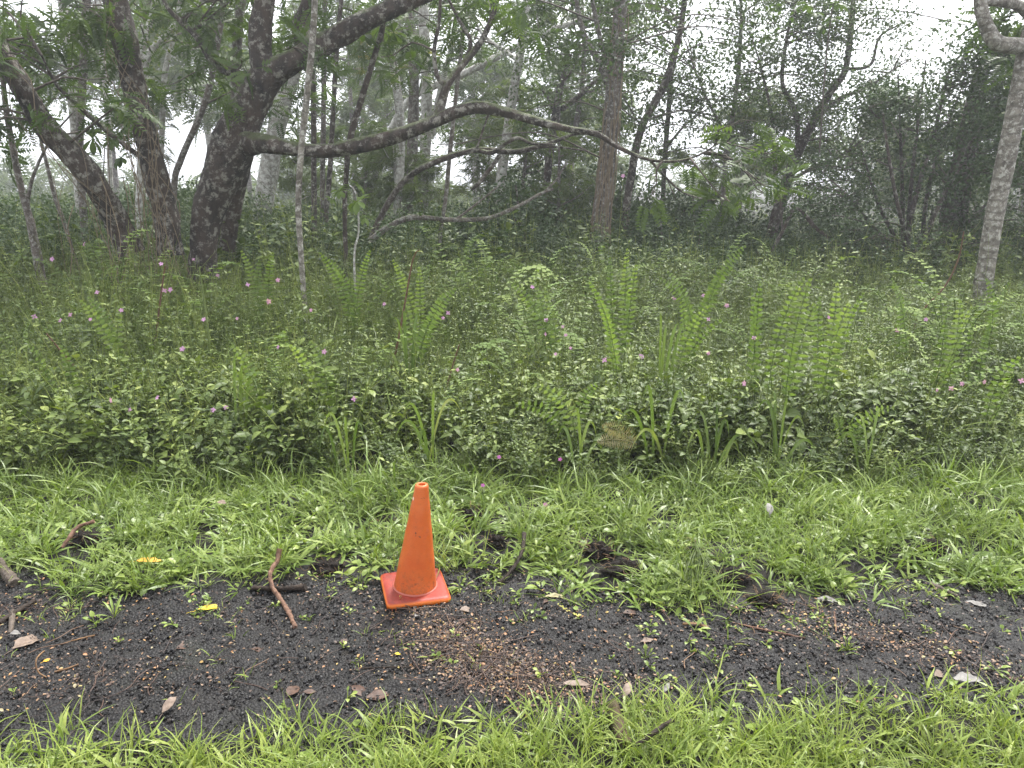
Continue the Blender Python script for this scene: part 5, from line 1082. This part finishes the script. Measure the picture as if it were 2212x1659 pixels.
dead_leaf(1440, 1498, 26, 0.4, 50, 'grey', 'small pale leaf standing at the front grass edge right of centre', 0.02, 0.6, 0.5)
dead_leaf(1790, 1302, 46, 0.35, -8, 'grey', 'grey leaf on the gravel below the right verge', 0.014, 0.4)
dead_leaf(2115, 1310, 50, 0.25, -18, 'grey', 'long grey leaf by the verge near the right edge', 0.014, 0.4)
dead_leaf(2035, 1462, 36, 0.6, 20, 'tan', 'crumpled tan leaf on the gravel at right', 0.014, 0.9)
dead_leaf(1180, 1302, 22, 0.4, 60, 'brown', 'small brown leaf beside the cream leaf')
dead_leaf(485, 1140, 26, 0.5, -30, 'tan', 'tan dead leaf resting on the verge grass left of the cone', 0.09, 0.5, 0.2)
dead_leaf(745, 1392, 20, 0.6, 20, 'brown', 'small brown leaf on the gravel just left below the cone')
dead_leaf(105, 1432, 16, 0.5, 40, 'orange', 'small orange leaf below the large tan leaf')
dead_leaf(860, 1418, 14, 0.5, 0, 'yellow', 'tiny yellow leaf on the gravel before the cone')

MST = {'red': plain('reddish_stick', (0.06, 0.03, 0.02), (0.20, 0.115, 0.075), 60, 0.75, 1.0, 0.006), 'dark': plain('dark_stick', (0.012, 0.009, 0.007), (0.04, 0.028, 0.02), 50, 0.8, 1.0, 0.006),
       'moss': plain('mossy_stick', (0.03, 0.038, 0.008), (0.075, 0.045, 0.03), 22, 0.85, 1.0, 0.01, 8, (0.15, 0.08, 0.055)), 'grey': plain('grey_stick', (0.035, 0.028, 0.022), (0.12, 0.095, 0.075), 45, 0.8, 1.0, 0.006), 'tan': plain('tan_stick', (0.10, 0.055, 0.028), (0.20, 0.12, 0.06), 30, 0.8)}
def stick(label, pts, wpx, col, seed, sides=8, name='fallen_stick'):
    r = np.random.default_rng(seed); P, rad = [], []
    for k, (px, py, z) in enumerate(pts):
        p = G(px, py, z); p[2] += float(terrain(p[0], p[1])); P.append(p); rad.append(wpx * 0.5 * np.linalg.norm(p - np.array((0, 0, CAM_H))) / FOC * r.uniform(0.8, 1.15))
    pp, rr = smooth_path(P, rad, 0.010); pp = pp + r.normal(0, rr.mean() * 0.10, pp.shape); mb = MB(); tube(mb, pp, rr * r.uniform(0.88, 1.1, len(rr)), sides, 0.2, r); root = np.array(P[0]); o = obj(name, mb.mesh(name, True, root), MST[col]); o.location = [float(q) for q in root]; tag(o, label, 'stick', 'sticks lying on the ground')
stick('reddish stick slanting from the grass onto the gravel left of the cone', [(605, 1195, 0.10), (600, 1218, 0.07), (585, 1240, 0.06), (588, 1265, 0.035), (610, 1300, 0.02), (628, 1330, 0.014), (638, 1354, 0.012)], 9, 'red', 1)
stick('dark reddish curved stick in the left verge grass', [(205, 1140, 0.12), (170, 1150, 0.11), (155, 1165, 0.10), (135, 1190, 0.07)], 8, 'red', 2)
stick('short thick dark log at the verge edge beside the reddish stick', [(545, 1272, 0.018), (585, 1271, 0.02), (630, 1270, 0.02), (660, 1268, 0.02)], 12, 'dark', 3)
stick('thick mossy stick with bark peeling in the front grass', [(1322, 1530, 0.03), (1330, 1560, 0.03), (1340, 1600, 0.028), (1352, 1640, 0.025)], 25, 'moss', 4, 12)
stick('dark bent twig in the front grass right of the mossy stick', [(1370, 1640, 0.05), (1400, 1622, 0.06), (1430, 1600, 0.07), (1452, 1582, 0.075)], 8, 'dark', 5)
stick('dark root curving down the verge right of the cone', [(1132, 1160, 0.08), (1130, 1190, 0.07), (1118, 1215, 0.05), (1100, 1240, 0.03), (1078, 1258, 0.015)], 9, 'dark', 6)
stick('dark stick end at the far left of the gravel edge', [(0, 1345, 0.015), (30, 1325, 0.018), (75, 1298, 0.02)], 9, 'dark', 7)
stick('short brown stick under the heap at the left edge', [(22, 1370, 0.012), (26, 1345, 0.016), (28, 1320, 0.02)], 8, 'grey', 8)
stick('grey log end in the grass at the left edge', [(-10, 1215, 0.03), (15, 1240, 0.02), (32, 1262, 0.015)], 18, 'grey', 9)
stick('thin tan stalk on the left gravel', [(112, 1398, 0.008), (150, 1386, 0.012), (205, 1372, 0.01)], 3, 'tan', 10, 5)
stick('straight tan stalk lower on the left gravel', [(118, 1450, 0.01), (145, 1444, 0.012), (170, 1436, 0.01)], 4, 'tan', 11, 5)
stick('long reddish stalk lying across the right gravel', [(1580, 1345, 0.01), (1660, 1362, 0.012), (1740, 1378, 0.01)], 4, 'red', 12, 5)
stick('thin upright twig lying on the gravel at right', [(1802, 1320, 0.01), (1804, 1345, 0.012), (1806, 1366, 0.01)], 3, 'red', 13, 5)
stick('grey stick by the verge at the right edge', [(2010, 1262, 0.015), (2040, 1275, 0.015), (2070, 1290, 0.012)], 8, 'grey', 14)
stick('short tan twig on the gravel right of centre', [(1475, 1348, 0.01), (1510, 1350, 0.012), (1530, 1356, 0.01)], 6, 'tan', 15, 6)
stick('slender dark twig on the gravel in front of the cone', [(900, 1440, 0.01), (950, 1405, 0.014), (985, 1372, 0.012)], 4, 'dark', 16, 5)
stick('dark twig lying left to right below the cone', [(780, 1445, 0.01), (850, 1440, 0.014), (905, 1442, 0.01)], 3, 'dark', 17, 5)
stick('curved yellow grass stalk on the left gravel', [(95, 1406, 0.05), (78, 1425, 0.05), (82, 1450, 0.02), (100, 1462, 0.01)], 3, 'tan', 18, 5)
# yellow sprig
p = G(1240, 1322); t = empty('leaf_sprig', p); tag(t, 'fallen yellow-green leaf sprig on the gravel beneath the cream leaf', 'sprig')
mb = MB(); a = G(1205, 1308, 0.012) - p; e = G(1258, 1335, 0.012) - p; pp = np.array([a + (e - a) * s for s in np.linspace(0, 1, 8)]); tube(mb, pp, 0.0012, 4); obj('stalk', mb.mesh('stalk'), MST['tan'], t)
LM = leaf_mat('sprig_leaf', ((0.0, (0.25, 0.27, 0.04)), (1.0, (0.45, 0.42, 0.08))), 0.5, 0.3); rng = np.random.default_rng(66); mb = MB()
for k in range(22):
    q = pp[rng.integers(0, 7)]; an = rng.random() * 6.28; leaf(mb, frame(q + (0, 0, 0.003), (math.cos(an), math.sin(an), 0.2)), 0.014, 0.006, 3, 0.4, 0.2, 0.5, rng.random())
tag(obj('leaflets', mb.mesh('leaflets'), LM, t), kind='stuff')

def clod(px, py, sx, sz, label, seed, roots=14):
    sx *= 0.78; sz *= 0.7; r = np.random.default_rng(seed); p = G(px, py); p[2] = float(terrain(p[0], p[1])); t = empty('soil_clod', p); tag(t, label, 'soil clod', 'overturned clods of dark soil')
    import bmesh
    bm = bmesh.new(); bmesh.ops.create_icosphere(bm, subdivisions=4, radius=1); ph = r.random(9) * 6.28
    for v in bm.verts:
        q = v.co; k = 1 + 0.16 * math.sin(q.x * 4 + ph[0] + q.y * 3) + 0.14 * math.sin(q.y * 6 + ph[1] + q.z * 5) + 0.10 * math.sin(q.x * 11 + q.z * 9 + ph[2]) + 0.09 * math.sin(q.y * 17 + q.x * 8 + ph[3]) + 0.22 * (r.random() - 0.5)
        v.co = Vector((q.x * sx * k, q.y * sx * 0.75 * k, q.z * sz * k + sz * 0.35))
    for f in bm.faces: f.smooth = True
    me = bpy.data.meshes.new('soil'); bm.to_mesh(me); bm.free(); obj('soil', me, M_SOIL, t)
    mb = MB()
    for k in range(roots):
        a = r.random() * 6.28; e0 = r.uniform(-0.2, 1.0); d = np.array((math.cos(a) * math.cos(e0) * sx, math.sin(a) * math.cos(e0) * sx * 0.75, math.sin(e0) * sz)); s0 = d * 0.95 + np.array((0, 0, sz * 0.35)); e = s0 + norm(d) * r.uniform(0.015, 0.05) + r.normal(0, 0.012, 3)
        pp, _ = smooth_path([s0, (s0 + e) / 2 + r.normal(0, 0.008, 3), e], [1, 1, 1], 0.008); tube(mb, pp, r.uniform(0.0007, 0.0013), 3, cap=False)
    tag(obj('roots', mb.mesh('roots'), M_ROOT, t), kind='stuff')
clod(190, 1188, 0.075, 0.05, 'dark soil hollow under the grass at far left of the verge', 1)
clod(1020, 1136, 0.065, 0.05, 'rounded clod of dark soil just right of the cone', 2)
clod(1295, 1205, 0.075, 0.055, 'larger overturned clod with roots right of the cone', 3, 26)
clod(1345, 1240, 0.085, 0.045, 'lower rooty clod joined to the larger overturned clod', 4, 26)
clod(1648, 1306, 0.06, 0.04, 'rooty clod at the gravel edge below the uprooted grass', 5, 26)
clod(1330, 1092, 0.07, 0.04, 'clod of soil high on the verge at centre', 6)
clod(705, 1238, 0.07, 0.04, 'dark soil patch left of the cone', 7, 22)
clod(1072, 1192, 0.05, 0.045, 'small dark clod behind the curving root', 8)
clod(1575, 1268, 0.08, 0.045, 'dark soil bank behind the uprooted grass', 9, 22)
clod(2012, 1200, 0.06, 0.04, 'brown clod in the verge near the right edge', 10)
clod(835, 1132, 0.045, 0.035, 'small soil clod behind the cone on its left', 11)
clod(1500, 1218, 0.05, 0.04, 'small rooty clod above the uprooted grass', 12, 22)
# uprooted grass hanging over the edge
p = G(1500, 1228); p[2] = 0.09; t = empty('uprooted_grass', (p[0], p[1], 0)); tag(t, 'uprooted fine grass clump hanging over the gravel edge', 'grass clump'); rng = np.random.default_rng(67)
for k in range(46):
    e = G(rng.uniform(1440, 1580), rng.uniform(1270, 1335), 0.015); s0 = p + rng.normal(0, 0.012, 3); md = (s0 + e) / 2 + np.array((rng.normal(0, 0.02), 0, 0.05)); s = np.linspace(0, 1, 8)[:, None]; path = (1 - s) ** 2 * s0 + 2 * s * (1 - s) * md + s ** 2 * e
    mb = MB(); tube(mb, path, np.linspace(0.0016, 0.0005, 8), 3, cap=False, r=rng.random()); o = obj('blade', mb.mesh('blade', True, (p[0], p[1], 0)), M_GRASS, t)

# larger single weeds standing out on the gravel
def weed(px, py, label, seed, nl, L, wf, el=(0.2, 1.0), m_=M_LAWN, stem=0.02, name='small_weed'):
    p = G(px, py); r = np.random.default_rng(seed); t = empty(name, (p[0], p[1], float(terrain(p[0], p[1])) + 0.006)); tag(t, label, 'weed', 'single weeds on the gravel')
    for q in range(nl):
        mb = MB(); a = r.random() * 6.283 if nl > 2 else q * 3.1; e = r.uniform(*el); d = np.array((math.cos(a) * math.cos(e), math.sin(a) * math.cos(e), math.sin(e))); p1 = d * stem
        tube(mb, np.array(((0, 0, 0), p1 * 0.5, p1)), 0.0014, 3, cap=False, r=0.6); LL = L * r.uniform(0.7, 1.15); leaf(mb, frame(p1, d), LL, LL * wf, 5, r.uniform(0.4, 1.2), 0.2, 0.45, r.random()); obj('leaf', mb.mesh('leaf'), m_, t)
weed(458, 1432 - 130, 'grass seedling beside the bright yellow leaf', 1, 5, 0.04, 0.25)
weed(248, 1338, 'tallest grass seedling on the left gravel', 2, 9, 0.085, 0.09, (0.4, 1.3))
weed(150, 1320, 'broad seedling at the gravel edge on the left', 3, 6, 0.035, 0.5)
weed(205, 1350, 'yellow-green seedling below the tallest grass seedling', 4, 6, 0.03, 0.5)
weed(375, 1352, 'pale seedling on the gravel left of the reddish stick', 5, 6, 0.025, 0.5)
weed(1000, 1275, 'flat leafy weed beside the right corner of the cone base', 6, 8, 0.06, 0.22, (0.1, 0.8))
weed(1170, 1280, 'leafy weed with pointed leaves left of the cream leaf', 7, 7, 0.06, 0.28, (0.1, 0.7))
weed(1262, 1275, 'pair of round leaves drooping at the verge edge right of the cone', 8, 4, 0.06, 0.7, (-0.2, 0.5), M_GRASS)
weed(1235, 1225, 'round-leaved weed among the verge grass right of the cone', 9, 4, 0.055, 0.75, (0.1, 0.7), M_GRASS, 0.04)
weed(1400, 1305, 'low weed by the verge left of the rooty clod', 10, 7, 0.045, 0.3)
weed(1500, 1365, 'small seedling on the gravel below the uprooted grass', 11, 5, 0.05, 0.3)
weed(1545, 1440, 'branching bright weed at the front of the gravel, centre right', 12, 9, 0.025, 0.45, (0.2, 1.3), M_LAWN, 0.04)
weed(1395, 1425, 'frilly seedling on the gravel before the front grass', 13, 9, 0.02, 0.5, (0.2, 1.3), M_LAWN, 0.03)
weed(2150, 1452, 'leafy seedling on the right gravel', 14, 7, 0.03, 0.4)
weed(1830, 1408, 'bushy seedling with pale flowers on the right gravel', 15, 9, 0.02, 0.45, (0.3, 1.3), M_LAWN, 0.035)
weed(858, 1312, 'grass seedling touching the front of the cone base', 16, 5, 0.035, 0.12, (0.5, 1.3))

# ---------------------------------------------------------------- mist in the air
import bmesh
bm = bmesh.new(); bmesh.ops.create_cube(bm, size=1)
bmesh.ops.scale(bm, vec=(500, 460, 17), verts=bm.verts); bmesh.ops.translate(bm, vec=(0, 95, 6.9), verts=bm.verts)
me = bpy.data.meshes.new('haze'); bm.to_mesh(me); bm.free()
m = bpy.data.materials.new('haze'); m.use_nodes = True; n, l = m.node_tree.nodes, m.node_tree.links; n.clear()
ou = n.new('ShaderNodeOutputMaterial'); pv = n.new('ShaderNodeVolumePrincipled'); pv.inputs['Color'].default_value = (0.93, 0.95, 1.0, 1); pv.inputs['Density'].default_value = 0.0032; pv.inputs['Anisotropy'].default_value = 0.3
l.new(pv.outputs[0], ou.inputs['Volume'])
tag(obj('haze', me, m), 'thin pale mist hanging in the forest air', None, None, 'stuff')
